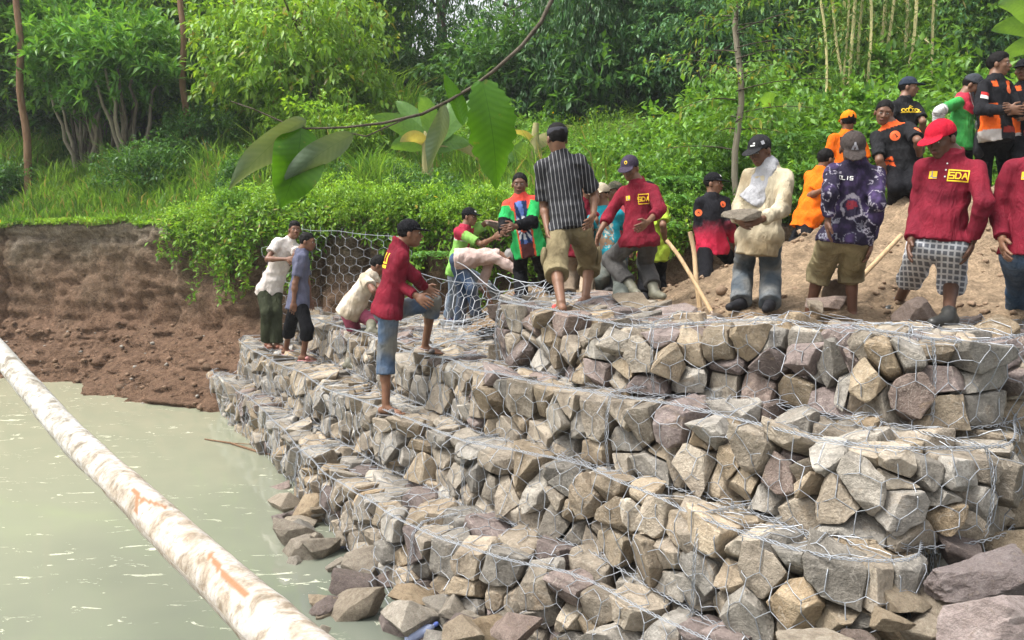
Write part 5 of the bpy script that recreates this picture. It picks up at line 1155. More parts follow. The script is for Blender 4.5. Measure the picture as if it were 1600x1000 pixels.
def ctop1(v, tc, reg, tt): return mixc((.62, .57, .54), (.48, .42, .38), fbm(v * 5, 3) * .5 + .4)
p1 = person('leftmost man, in loose white T-shirt and dark green trousers, by the cliff', 11.7, (421, 452), (453, 374), (461, 359), 42,
    ((462, 398), (458, 405), -.15, 1), ((418, 405), (447, 405), -.25, 1), ((431, 489), (432, 536), ('z', -1.42), -1), ((417, 489), (417, 533), ('z', -1.40), -1),
    hyaw=22, top='t', sleeve=.62, topcol=ctop1, slack=2.3, hem=.12, pants=1, pantcol=sheet((.028, .032, .018), (.045, .05, .03)), pslack=2.0, hair='full', skin=(.16, .075, .045), shoemat=plain('brown_sandal_rubber', (.2, .08, .05)), k=1.06)
def ctop2(v, tc, reg, tt): return mixc((.085, .09, .14), (.12, .12, .17), fbm(v * 6, 3) * .5 + .5)
p2 = person('man in grey-blue T-shirt, black knee shorts and pink sandals seen from the side', 10.3, (466, 468), (472, 391), (481, 378), 108,
    ((481, 442), (484, 466), .0, -1), ((461, 443), (459, 471), -.05, -1), ((453, 510), (447, 545), ('z', -1.43), 1), ((480, 514), (474, 554), ('z', -1.43), 1),
    hyaw=82, hpitch=5, top='t', sleeve=.72, topcol=ctop2, slack=1.6, hem=.13, pants=.68, pantcol=BLACK, pslack=1.7, hair='short', skin=(.15, .07, .042), shoemat=SANDALP, footdir=(70, 80))
def ctop3(v, tc, reg, tt): return mixc((.62, .55, .45), (.34, .27, .19), np.clip(fbm(v * 7, 4) * .8 + .25 - tc[:, 2] * .6 + .1, 0, 1))
p3 = person('crouching man in dirty cream T-shirt, pink shorts and rubber boots', 9.5, (547, 486), (583, 426), (592, 415), 80,
    ((592, 450), (606, 462), -.1, 1), ((584, 455), (604, 474), -.1, 1), ((580, 500), (580, 516), ('z', -1.0), -1), ((556, 523), (545, 568), ('z', -1.43), -1),
    hyaw=95, hpitch=25, top='t', sleeve=.6, topcol=ctop3, slack=2.1, hem=.07, pants=.52, pantcol=sheet((.36, .09, .15), (.22, .06, .09), 9), pslack=1.7, hair='short', shoes='boot', shoemat=BOOTM, skin=(.15, .07, .042), face=True)
p4 = person('man in maroon shirt and black cap, one foot up on the higher stone step', 6.95, (604, 490), (625, 383), (641, 365), 112,
    ((647, 432), (661, 449), .06, -1), ((613, 441), (650, 462), .02, -1), ((676, 470), (664, 541), ('z', -.98), 1), ((603, 562), (603, 634), ('z', -1.43), 1),
    hyaw=96, hpitch=-2, top='t', sleeve=1.93, topcol=maroon, slack=1.3, hem=.02, pants=.66, pantcol=wornjean(DENIM, (.22, .2, .15), .7, 6), pslack=1.6, hair='short', cap=True, capcol=BLACK,
    shoemat=SANDALM, hands=((684, 461, -.05), (672, 478, -.05)), footdir=(85, 70), collar=True, skin=(.17, .08, .045))
chest(p4, text2('PU', .2), YEL, 'lettering', .02, -.13, .085, -1); chest(p4, [box2(-.5, -.09, .5, .09)], YEL, 'underline_print', .02, -.205, .15, -1)
def ctop5(v, tc, reg, tt):
    c = mixc((.52, .40, .36), (.42, .31, .28), fbm(v * 5, 3) * .5 + .5); st = (np.abs(tt - 1.02) < .03) & (reg > 0); c[st] = (.03, .03, .04); return c
p5 = person('man in pale pink shirt, jeans and dark boots bent double over the wire net', 9.9, (714, 406), (778, 399), (796, 404), 90,
    ((753, 446), (771, 480), -.1, 1), ((812, 424), (807, 455), -.1, 1), ((737, 450), (744, 489), ('z', -.98), -1), ((724, 455), (718, 500), ('z', -.98), -1),
    hyaw=92, hpitch=62, top='t', sleeve=1.08, topcol=ctop5, slack=1.6, hem=.02, pants=1, pantcol=wornjean((.04, .07, .13), (.12, .14, .18), .6), pslack=1.2, hair='short', hairmat=GREYHAIR, shoes='boot', shoemat=BOOTD, hands=((776, 492, 0), (805, 467, 0)))
def ctop6(v, tc, reg, tt):
    c = np.tile(V((.22, .45, .10)), (len(v), 1)); up = (reg == 0) & (tc[:, 2] > .40) | ((reg > 0) & (tt < .25)); c[up] = (.36, .03, .06)
    b = (reg == 0) & (np.abs(tc[:, 2] - .385) < .02); c[b] = (.6, .6, .58); b = (reg == 0) & (np.abs(tc[:, 0]) < .03) & (tc[:, 1] > 0); c[b] = (.36, .03, .06); return c
p6 = person('man in lime and maroon shirt and black cap passing a rock with stretched arm', 10.5, (715, 420), (727, 354), (734, 339), 62,
    ((760, 348), (784, 349), -.25, 1), ((753, 382), (772, 371), -.35, 1), ((757, 443), (774, 459), ('z', -.72), -1), ((709, 458), (701, 494), ('z', -.98), -1),
    hyaw=65, top='t', sleeve=.8, topcol=ctop6, slack=1.4, hem=.10, pants=1, pantcol=wornjean((.16, .21, .28), (.3, .32, .34), .6), pslack=1.3, hair='short', cap=True, capcol=BLACK, shoemat=SANDALB, hands=((795, 352, -.1), (786, 362, -.1)))
oncap(p6, [box2(-.5, -.2, .5, .2)], WHT, 'cap_patch', .07, .05)
def ctop7(v, tc, reg, tt):
    c = np.tile(V((.03, .38, .10)), (len(v), 1)); l, f, u = tc.T
    red = ((reg == 0) & (u > .42 - .1 * np.abs(l))) | ((reg > 0) & (tt < .1)); c[red] = (.62, .07, .05)
    trim = (reg == 0) & (f > 0) & (np.abs(l) < .088) & (np.abs(l) > .07) & (u < .46); c[trim] = (.55, .09, .04)
    und = (reg == 0) & (f > 0) & (np.abs(l) < .07) & (u < .50)
    r = np.hypot(l, (u - .2)); a = np.arctan2(l, u - .2); k_ = np.sin(a * 12 + 8 * r) * .5 + .5
    td = np.where((r < .05)[:, None], V((.5, .08, .04)), np.where((k_ > .55)[:, None], np.where((r < .13)[:, None], V((.5, .52, .55)), V((.10, .16, .4))), V((.015, .03, .08))))
    td = np.where((u < .03)[:, None], V((.06, .02, .02)), td); c[und] = td[und]
    arm = (reg > 0) & (tt > .86); c[arm] = BLACK
    return c
p7 = person('man in open green and red shirt over tie-dyed T-shirt, facing camera, holding a rock', 9.0, (826, 384), (812, 305), (812, 288), -8,
    ((832, 345), (806, 354), -.22, -1), ((789, 346), (785, 364), -.22, -1), ((846, 418), (860, 450), ('z', -.56), -1), ((813, 422), (814, 456), ('z', -.56), -1),
    hyaw=-4, hpitch=4, top='t', sleeve=1.9, topcol=ctop7, slack=2.4, hem=.12, pants=1, pantcol=BLACK, pslack=1.5, hair='short', shoes='shoe', shoemat=BLK, k=1.05, hands=((794, 356, -.05), (790, 358, -.05)), skin=(.13, .062, .038))
# the striped shirt: woven stripes follow the torso
def stripes():
    m = M('striped_cotton', .85, .2); t = m.attr('tc', 'Vector'); sx = m.n('ShaderNodeSeparateXYZ'); m.l(t, sx.inputs[0])
    nz = m.noise(m.co(), 14, 2); x = m.math('ADD', sx.outputs[0], m.math('MULTIPLY', nz, .006))
    s = m.math('PINGPONG', x, .0165); w = m.ramp(s, [(0.0, (.30, .30, .31)), (.0022, (.30, .30, .31)), (.0030, (.022, .022, .026)), (1, (.022, .022, .026))])
    m.l(w, m.b.inputs['Base Color']); m.bump(m.noise(m.scaled(m.co(), (1, 1, .35)), 16, 3, .55, 1.2), .35, .035); return m.m
p8 = person('man seen from behind in black shirt with thin white stripes and khaki shorts', 6.9, (890, 362), (874, 240), (870, 217), 178,
    ((850, 322), (855, 357), -.05, -1), ((929, 303), (927, 337), -.05, -1), ((868, 418), (877, 472), ('z', -.49), 1), ((921, 413), (915, 463), ('z', -.49), 1),
    hyaw=200, hpitch=5, top=stripes(), sleeve=.85, topcol=(.02, .02, .02), slack=1.5, hem=-.03, pants=.63, pantcol=sheet(KHAKI, (.13, .105, .06), 6), pslack=2.4, hair='full', k=1.06, shoemat=SANDALR, skin=(.17, .085, .05), footdir=(190, 120), hands=('relax', (917, 350, -.1)))
Fd = Field(); Fd.ell(p8['hp'](0, -.014, .045), (.088, .105, .09), (p8['hl'], p8['hf'], p8['hu']), .01, [(p8['hp'](0, 0, .075), p8['hu']), (p8['hp'](0, 0, .028), -p8['hu'])])
v, q = Fd.build(.006); obj('headband', v, q, plain('dark_headband', (.03, .03, .04), .8), p8['root'], p8['base'])
for s_ in (-1, 1):       # cargo pockets
    kn = p8['knL'] if s_ > 0 else p8['knR']; hp_ = p8['P'] + V([-1, 0, 0]) * .085 * s_; c_ = hp_ + (kn - hp_) * .72 + V([-.105 * s_, 0, 0])
    Fd = Field(); Fd.ell(c_, (.03, .075, .085), None, .01); v, q = Fd.build(.01, .003); obj('cargo_pocket', v, q, CLOTH, p8['root'], p8['base'], col=np.tile(V((.19, .155, .09)), (len(v), 1)))
def ctop9(v, tc, reg, tt):
    c = np.tile(V((.02, .26, .33)), (len(v), 1)); l, f, u = tc.T; m_ = (reg == 0) & (f > 0) & (np.abs(l) < .10) & (np.abs(u - .22) < .13)
    n = fbm(v * 28, 3); c[m_ & (n > .1)] = (.25, .16, .10); c[m_ & (n < -.25)] = (.45, .42, .35); c[(u < .06)] *= .6; return c
p9 = person('man in printed turquoise T-shirt and beige cap partly hidden behind the man in striped shirt', 8.8, (952, 400), (944, 324), (939, 304), -22,
    ((977, 358), (984, 384), 0, -1), ((922, 356), (922, 386), 0, -1), ((968, 432), (972, 468), ('z', -.56), -1), ((941, 436), (941, 470), ('z', -.56), -1),
    hyaw=-40, hpitch=8, top='t', sleeve=.8, topcol=ctop9, slack=1.6, hem=.10, pants=1, pantcol=sheet((.09, .10, .09), (.14, .14, .12)), pslack=1.4, hair='short', cap=True, capcol=(.40, .34, .25), shoes='boot')
p10 = person('man whose dark camouflage cap shows just behind the turquoise T-shirt', 9.5, (962, 392), (960, 318), (960, 300), -30,
    ((978, 350), (980, 380), 0, -1), ((940, 350), (940, 380), 0, -1), ((970, 430), (972, 462), ('z', -.56), -1), ((950, 430), (952, 462), ('z', -.56), -1),
    hyaw=-60, top='t', sleeve=.8, topcol=(.25, .04, .05), slack=1.2, pants=1, pantcol=(.06, .06, .06), hair='short', cap=True, capcol=sheet((.05, .05, .035), (.12, .10, .07), 30), shoes='boot')
p10b = person('man in beige trousers almost hidden behind the legs of the man in stripes', 8.9, (905, 385), (912, 312), (915, 296), 10,
    ((930, 345), (930, 372), 0, -1), ((890, 345), (888, 372), 0, -1), ((918, 425), (916, 462), ('z', -.56), -1), ((894, 422), (889, 458), ('z', -.56), -1),
    hyaw=20, top='t', sleeve=.8, topcol=maroon, slack=1.3, hem=.12, pants=1, pantcol=sheet((.33, .26, .19), (.25, .19, .14)), pslack=1.5, hair='short', shoes='shoe', shoemat=BLK)
p11 = person('man in maroon shirt, navy cap and grey rubber boots stepping over the rocks', 7.9, (1000, 377), (996, 285), (984, 263), -22,
    ((1031, 328), (1012, 347), -.32, -1), ((953, 334), (938, 361), -.12, -1), ((1008, 412), (1023, 455), ('z', -.56), -1), ((953, 406), (988, 450), ('z', -.52), -1),
    hyaw=-30, hpitch=24, top='t', sleeve=1.55, topcol=maroon, slack=1.6, hem=.05, pants=.9, pantcol=sheet((.075, .072, .07), (.12, .115, .11)), pslack=2.0, hair='short', cap=True, capcol=(.045, .035, .055),
    shoes='boot', shoemat=BOOTM, hands=((1001, 355, -.05), (933, 376, 0)), footdir=(20, 10), collar=True)
chest(p11, text2('SDA', .2), YEL, 'badge_lettering', .075, -.17, .038); chest(p11, disc2(0) and [box2(-.5, .42, .5, .5), box2(-.5, -.5, .5, -.42), box2(-.5, -.5, -.44, .5), box2(.44, -.5, .5, .5)], YEL, 'badge_frame', .075, -.17, .10)
chest(p11, [box2(-.5, -.5, .5, .5)], YEL, 'square_badge', -.08, -.15, .045); chest(p11, stroke([(-.15, .5), (-.1, -.1), (-.35, -.3)], .1) + stroke([(-.1, -.2), (.1, -.38), (.45, -.3)], .1), BLUEP, 'badge_curve', -.08, -.15, .047)
oncap(p11, disc2(.5, 12, .3), YEL, 'cap_emblem', .085, .03)
def ctop12(v, tc, reg, tt):
    c = np.tile(V((.35, .48, .05)), (len(v), 1)); l, f, u = tc.T; c[(reg == 0) & (l > .02) & (f < 0)] = (.30, .03, .04); return c
p12 = person('man in lime green shirt and dark trousers behind the stepping man', 9.3, (1020, 393), (1014, 316), (1013, 300), 165,
    ((998, 350), (1000, 380), 0, -1), ((1036, 352), (1040, 383), 0, -1), ((1008, 430), (1006, 462), ('z', -.56), 1), ((1030, 430), (1034, 466), ('z', -.56), 1),
    hyaw=170, top='t', sleeve=.8, topcol=ctop12, slack=1.6, hem=.12, pants=1, pantcol=BLACK, pslack=1.3, hair='short', shoes='shoe', shoemat=BLK, face=False)
def ctop13(v, tc, reg, tt):
    u = tc[:, 2].copy(); u = np.where(reg > 0, .52 - tt * .26, u); t = np.clip((.30 - u) / .22 + fbm(v * 30, 2) * .15, 0, 1); return mixc((.018, .018, .022), (.42, .02, .05), t)
p13 = person('man in black cap and long-sleeved shirt fading from black to red, looking right', 9.0, (1113, 386), (1113, 303), (1115, 287), 8,
    ((1140, 350), (1146, 378), .05, -1), ((1091, 356), (1095, 387), -.05, -1), ((1143, 408), (1156, 446), ('z', -.56), -1), ((1103, 425), (1093, 462), ('z', -.56), -1),
    hyaw=58, top='t', sleeve=1.9, topcol=ctop13, slack=1.4, hem=.08, pants=1, pantcol=BLACK, pslack=1.4, hair='short', cap=True, capcol=BLACK, shoes='shoe', shoemat=BLK)
chest(p13, disc2(.5), ORG, 'round_badge', .09, -.12, .07); chest(p13, tri2(.22), BLK, 'triangle_emblem', .09, -.12, .074)
onsleeve(p13, disc2(.5), ORG, 'sleeve_badge', 'R', .42, .08, (0.3, 1, 0)); onsleeve(p13, tri2(.22), BLK, 'sleeve_emblem', 'R', .42, .084, (0.3, 1, 0))
oncap(p13, [box2(-.5, -.25, .5, .25)], WHT, 'cap_patch', .085, .04)
def ctop14(v, tc, reg, tt): return mixc((.46, .40, .29), (.26, .20, .12), np.clip(fbm(v * 5, 4) * .7 + .35 + (reg == 0) * (.15 - tc[:, 2]) * .9, 0, 1))
p14 = person('man in long muddy beige shirt, grey scarf and black cap carrying a rock', 6.6, (1186, 368), (1202, 259), (1187, 236), -38,
    ((1221, 328), (1190, 343), -.30, -1), ((1156, 322), (1152, 343), -.20, -1), ((1204, 425), (1203, 472), ('z', -.50), -1), ((1161, 424), (1158, 470), ('z', -.50), -1),
    hyaw=-52, hpitch=22, top='t', sleeve=1.9, topcol=ctop14, slack=1.8, hem=.16, pants=1.02, pantcol=wornjean((.07, .085, .10), (.20, .20, .19), .8, 7), pslack=1.9, hair='short', cap=True, capcol=(.022, .022, .024),
    shoes='shoe', shoemat=BLK, k=1.02, hands=((1176, 344, -.05), (1160, 347, -.05)), skin=(.12, .058, .035))
Fd = Field(); n_ = p14['N']; t_l, t_f, t_u = p14['tl'], p14['tf'], p14['tu']
Fd.cap(n_ + t_u * .005, n_ - t_u * .03, .078, .096, .02).cap(n_ - t_u * .04 + t_f * .055, n_ - t_u * .30 + t_f * .115 - t_l * .06, .065, .10, .03, (t_f, 2.6), [(n_ - t_u * .33 - t_l * .05, nrm(-t_u - t_l * .5))])
v, q = Fd.build(.009, .012, 40, 3); obj('scarf', v, q, CLOTH, p14['root'], p14['base'], col=sheet((.36, .36, .38), (.26, .26, .29), 6)(v, v))
oncap(p14, [box2(-.5, -.5, .5, .5)], GRYP, 'cap_patch', .075, .028, 62); oncap(p14, [box2(-.5, -.1, .5, .15), box2(.1, .3, .5, .5)], WHT, 'cap_print', .07, .04, 5)
def orange(v, tc, reg, tt): return mixc(ORANGE, (.7, .13, .01), fbm(v * 6, 3) * .5 + .5)
ORC = 'men standing on the sand heap'
p15 = person('man seen from behind in orange T-shirt and orange cap on the sand heap', 9.4, (1316, 292), (1324, 206), (1325, 190), 178,
    ((1291, 257), (1291, 292), .02, -1), ((1354, 258), (1355, 290), .02, -1), ((1306, 335), (1304, 372), ('z', .0), 1), ((1326, 335), (1326, 372), ('z', .0), 1),
    hyaw=175, hpitch=0, top='t', sleeve=.72, topcol=orange, slack=1.5, hem=.10, pants=1, pantcol=BLACK, hair='short', cap=True, capcol=(.85, .22, .01), capyaw=180 * 0, shoes='shoe', shoemat=BLK, group=ORC, face=False)
chest(p15, text2('BPBD', .22), BLK, 'back_lettering', 0, -.10, .05, -1)
p16 = person('man in plain orange T-shirt and black trousers leaning on the sand heap slope', 9.0, (1262, 340), (1284, 265), (1291, 250), 115,
    ((1290, 300), (1300, 296), 0, -1), ((1266, 306), (1287, 296), -.15, -1), ((1262, 376), (1262, 405), ('z', -.15), 1), ((1249, 366), (1237, 390), ('z', -.05), 1),
    hyaw=110, hpitch=10, top='t', sleeve=.72, topcol=orange, slack=1.6, hem=.12, pants=1, pantcol=BLACK, pslack=1.4, hair='short', shoes='shoe', shoemat=BLK, group=ORC, k=1.0)
def ctop17(v, tc, reg, tt):
    n = fbm(v * 13, 4); n2 = fbm(v * 13 + 9, 4); l, f, u = tc.T
    c = np.tile(V((.022, .018, .035)), (len(v), 1)); c = mixc(c * 1, (.06, .04, .09), np.clip(n * 2, 0, 1)) if False else c + np.clip(n, 0, 1)[:, None] * V((.05, .03, .09))
    w = (np.abs(n2) < .07) & ((reg > 0) | (np.abs(l) > .10)); c[w] = (.30, .28, .33)
    r = np.hypot(l - .0, (u - .24) * 1.0) + n * .02; ring = (reg == 0) & (f > 0) & (np.abs(r - .08 + .02 * n2) < .009) & (n2 > -.35); c[ring] = (.26, .24, .28)
    red = (reg == 0) & (f > 0) & (r < .045) & (n > .0); c[red] = (.16, .02, .03); gl = (reg == 0) & (f > 0) & (u < .14) & (np.abs(n2) < .10); c[gl] = (.18, .18, .22); return c
p17 = person('man in brown cap, dark purple printed long-sleeved shirt and khaki knee shorts', 6.0, (1319, 373), (1337, 252), (1332, 233), -12,
    ((1371, 318), (1361, 375), -.02, -1), ((1296, 303), (1294, 340), -.18, -1), ((1330, 428), (1332, 490), ('z', -.58), -1), ((1281, 424), (1264, 487), ('z', -.58), -1),
    hyaw=-14, hpitch=38, top='t', sleeve=1.95, topcol=ctop17, slack=1.3, hem=.03, pants=.60, pantcol=sheet((.24, .205, .12), (.16, .13, .075), 6), pslack=2.4, hair='short', cap=True, capcol=(.055, .045, .042),
    shoes='bare', k=1.03, skin=(.13, .062, .04))
oncap(p17, [([(-.5, -.5), (.5, -.5), (.3, .1), (-.3, .1)], [[0, 1, 2, 3]]), ([(-.2, .1), (.2, .1), (.12, .5), (-.12, .5)], [[0, 1, 2, 3]])], GRYP, 'cap_emblem', .075, .05)
chest(p17, text2('OLIS', .2), WHT, 'lettering', -.07, -.14, .025)
def ctop18(v, tc, reg, tt):
    l, f, u = tc.T; n = fbm(v * 8, 2) * .03; c = np.tile(V((.018, .018, .020)), (len(v), 1)); c[(reg == 0) & (u > .47)] = (.8, .13, .03)
    c[(reg == 0) & (u < .18 + n) & (np.abs(l) > .09) & (np.abs(np.sin(u * 40 + l * 20)) > .35)] = (.8, .12, .03); return c
p18 = person('smiling man in black shirt with orange flashes and round badges, leaning forward', 8.6, (1411, 266), (1391, 194), (1381, 176), -14,
    ((1434, 220), (1437, 248), -.10, -1), ((1374, 250), (1386, 284), -.10, -1), ((1425, 292), (1424, 327), ('z', .44), -1), ((1401, 294), (1399, 328), ('z', .44), -1),
    hyaw=-22, hpitch=14, htilt=-10, top='t', sleeve=.85, topcol=ctop18, slack=1.6, hem=.06, pants=1, pantcol=BLACK, pslack=1.5, hair='short', shoes='shoe', shoemat=BLK, group=ORC, k=1.08, skin=(.16, .08, .05))
chest(p18, disc2(.5), ORG, 'round_badge', -.01, -.13, .105); chest(p18, tri2(.24), BLK, 'triangle_emblem', -.01, -.13, .11)
onsleeve(p18, disc2(.5), ORG, 'sleeve_badge', 'L', .35, .10, (-.3, 1, 0)); onsleeve(p18, tri2(.24), BLK, 'sleeve_emblem', 'L', .35, .105, (-.3, 1, 0))
v_, q_ = Field().cap(p18['wrL'] - nrm(p18['wrL'] - p18['elL']) * .03, p18['wrL'] - nrm(p18['wrL'] - p18['elL']) * .005, .034, .034, .01).build(.007); obj('wristwatch', v_, q_, BLK, p18['root'], p18['base'])
p19 = person('man in black cap and black T-shirt with yellow lettering standing highest behind the smiling man', 9.4, (1412, 240), (1413, 155), (1420, 137), 12,
    ((1442, 190), (1441, 222), 0, -1), ((1385, 195), (1388, 225), 0, -1), ((1423, 285), (1424, 322), ('z', .46), -1), ((1402, 285), (1402, 322), ('z', .46), -1),
    hyaw=58, top='t', sleeve=.8, topcol=(.018, .018, .02), slack=1.5, hem=.10, pants=1, pantcol=wornjean((.05, .11, .2), (.1, .16, .25), .5), hair='short', cap=True, capcol=(.03, .04, .06), shoes='shoe', shoemat=BLK, group=ORC, skin=(.19, .10, .065))
chest(p19, sum([disc2(.5, 12, .3)] + [[([(x + .62 * i, y) for x, y in v_], f_) for v_, f_ in disc2(.34, 10, .2)] for i in (-2, -1, 1, 2)], []) + stroke([(-.5, .2), (0, .75), (.45, .6)], .13) + stroke([(-1.6, -.4), (1.6, -.4)], .1), YEL, 'script_print', 0, -.14, .065); pass
def plaid():
    m = M('checked_cotton', .85, .2); t = m.attr('tc', 'Vector'); sx = m.n('ShaderNodeSeparateXYZ'); m.l(t, sx.inputs[0])
    def band(o): return m.ramp(m.math('PINGPONG', o, .019), [(.0, 0.), (.0045, 0.), (.0075, 1.), (1, 1.)])
    a = band(sx.outputs[0]); b = band(sx.outputs[2]); c = band(sx.outputs[1])
    s = m.mix(m.math('MULTIPLY', a, b), m.math('MULTIPLY', m.math('MULTIPLY', a, b), 1.), 0.)
    c1 = m.mix((.30, .31, .34), (.56, .57, .60), a); c2 = m.mix((.60, .61, .64), (.16, .17, .20), m.math('MULTIPLY', a, b)); 
    m.base(c2); m.bump(m.noise(m.scaled(m.co(), (1, 1, .35)), 16, 3, .55, 1.2), .35, .03); return m.m
p20 = person('man in maroon polo shirt, red cap and grey checked shorts looking down', 5.45, (1465, 382), (1487, 242), (1470, 218), -32,
    ((1537, 317), (1520, 375), -.04, -1), ((1434, 328), (1424, 375), -.08, -1), ((1487, 434), (1482, 492), ('z', -.62), -1), ((1428, 424), (1402, 474), ('z', -.52), -1),
    hyaw=-62, hpitch=22, top='t', sleeve=1.93, topcol=maroon, slack=1.3, hem=-.03, pants=.62, pantcol=(.5, .5, .52), pslack=2.2, hair='short', cap=True, capcol=(.42, .012, .03), shoes='shoe', shoemat=BOOTD, k=1.05, collar=True, skin=(.11, .055, .035), footdir=(-60, -50))
for ch in p20['root'].children:
    if ch.name.startswith('shorts'): ch.data.materials[0] = plaid()
chest(p20, text2('SDA', .2), YEL, 'badge_lettering', .065, -.15, .038); chest(p20, [box2(-.5, .25, .5, .32), box2(-.5, -.32, .5, -.25), box2(-.5, -.3, -.44, .3), box2(.44, -.3, .5, .3)], YEL, 'badge_frame', .065, -.15, .125)
chest(p20, [box2(-.5, -.5, .5, .5)], YEL, 'square_badge', -.085, -.15, .05); chest(p20, stroke([(-.15, .5), (-.1, -.1), (-.35, -.3)], .1) + stroke([(-.1, -.2), (.1, -.38), (.45, -.3)], .1), BLUEP, 'badge_curve', -.085, -.15, .052)
for i_ in range(3): chest(p20, disc2(.5, 10), WHT, 'button', -.012, -.07 - .045 * i_, .011)
def ctop21(v, tc, reg, tt):
    l, f, u = tc.T; c = np.tile(V((.05, .30, .07)), (len(v), 1)); c[(reg == 0) & (u > .28 + .5 * np.abs(l + .02)) | ((reg == 0) & (u > .44))] = (.50, .04, .07)
    c[(reg > 0) & (tt < .0)] = (.5, .04, .07); s = (reg > 0) & (tt > .8); z = np.sin(tt * 45) > 0; c[s & z] = (.55, .55, .54); c[s & ~z] = (.25, .25, .26)
    st = (reg == 0) & (np.abs(l - .06 + (u - .3) * .3) < .012) & (f > 0); c[st] = (.5, .5, .48); return c
p21 = person('man in green and red shirt with striped sleeve and dark cap, with sling bag', 8.9, (1500, 222), (1506, 150), (1519, 134), 38,
    ((1534, 185), (1528, 208), 0, -1), ((1468, 174), (1463, 200), -.05, -1), ((1510, 268), (1510, 312), ('z', .50), -1), ((1492, 268), (1492, 312), ('z', .50), -1),
    hyaw=55, hpitch=28, top='t', sleeve=1.6, topcol=ctop21, slack=1.7, hem=.08, pants=1, pantcol=BLACK, hair='short', cap=True, capcol=(.045, .05, .06), shoes='shoe', shoemat=BLK, group=ORC)
T = Tris(); n_ = p21['N']; pts = [n_ - p21['tl'] * .05 + p21['tu'] * .02 + p21['tf'] * .09 * 1.2, n_ - p21['tl'] * .02 - p21['tu'] * .25 + p21['tf'] * .17, n_ + p21['tl'] * .02 - p21['tu'] * .42 + p21['tf'] * .19]
tube(T, pts, .014, 6); sb = empty('sling_bag', p21['P'] + p21['tf'] * .2, 'small black sling bag worn across the green and red shirt', 'bag'); T.obj('bag_strap', BLK, sb, sb.location)
v, q = Field().cap(p21['P'] + p21['tf'] * .20 + p21['tu'] * .02, p21['P'] + p21['tf'] * .20 - p21['tu'] * .10, .085, .095, .02, (p21['tf'], 1.8)).build(.01, .003); obj('pouch', v, q, BLK, sb, sb.location)
def ctop22(v, tc, reg, tt):
    l, f, u = tc.T; c = np.tile(V((.018, .018, .021)), (len(v), 1)); c[(reg == 0) & (np.abs(u - .50) < .03) & (np.abs(l) > .06)] = (.8, .13, .03)
    c[(reg == 0) & (l < -.075) & (u < .30)] = (.85, .14, .02); g = (reg == 0) & (l < -.075) & (u < .03); c[g] = (.45, .42, .40); c[(reg == 0) & (np.abs(u - .02) < .03) & (l > -.05)] = (.3, .04, .03); return c
p22 = person('tall bareheaded man in black and orange shirt with folded arms at top right', 8.6, (1556, 208), (1555, 120), (1561, 101), 18,
    ((1593, 178), (1581, 170), -.28, -1), ((1532, 172), (1573, 172), -.22, -1), ((1570, 250), (1576, 300), ('z', .54), -1), ((1538, 250), (1535, 300), ('z', .54), -1),
    hyaw=48, top='t', sleeve=1.95, topcol=ctop22, slack=1.5, hem=.08, pants=1, pantcol=BLACK, pslack=1.5, hair='full', shoes='shoe', shoemat=BLK, group=ORC, k=1.06)
chest(p22, disc2(.5), ORG, 'round_badge', .075, -.15, .09); chest(p22, tri2(.24), BLK, 'triangle_emblem', .075, -.15, .095)
onsleeve(p22, [box2(-.5, 0, .5, .4)], REDP, 'flag_patch_red', 'R', .45, .09, (0, 1, 0)); onsleeve(p22, [box2(-.5, -.4, .5, 0)], WHT, 'flag_patch_white', 'R', .45, .09, (0, 1, 0))
p23 = person('man in dark cap and black shirt cut off by the upper right edge', 8.8, (1603, 212), (1603, 127), (1600, 110), -20,
    ((1625, 175), (1605, 180), -.2, -1), ((1583, 172), (1596, 170), -.22, -1), ((1612, 250), (1614, 298), ('z', .56), -1), ((1594, 250), (1592, 298), ('z', .56), -1),
    hyaw=-50, top='t', sleeve=1.95, topcol=ctop22, slack=1.4, hem=.06, pants=1, pantcol=BLACK, hair='short', cap=True, capcol=BLACK, shoes='shoe', shoemat=BLK, group=ORC)
p24 = person('man in maroon shirt and blue jeans cut off by the right edge', 5.2, (1612, 398), (1630, 240), (1634, 212), -28,
    ((1690, 320), (1680, 380), -.04, -1), ((1559, 328), (1566, 374), -.10, -1), ((1632, 440), (1632, 495), ('z', -.62), -1), ((1592, 440), (1590, 500), ('z', -.62), -1),
    hyaw=-50, hpitch=12, top='t', sleeve=1.93, topcol=maroon, slack=1.3, hem=.0, pants=1, pantcol=wornjean((.05, .10, .19), (.16, .18, .2), .5), pslack=1.4, hair='short', cap=True, capcol=(.42, .012, .03), shoes='boot', shoemat=BOOTD, k=1.06, collar=True)
chest(p24, [box2(-.5, -.5, .5, .5)], YEL, 'square_badge', -.085, -.15, .05); chest(p24, stroke([(-.15, .5), (-.1, -.1), (-.35, -.3)], .1), BLUEP, 'badge_curve', -.085, -.15, .052)
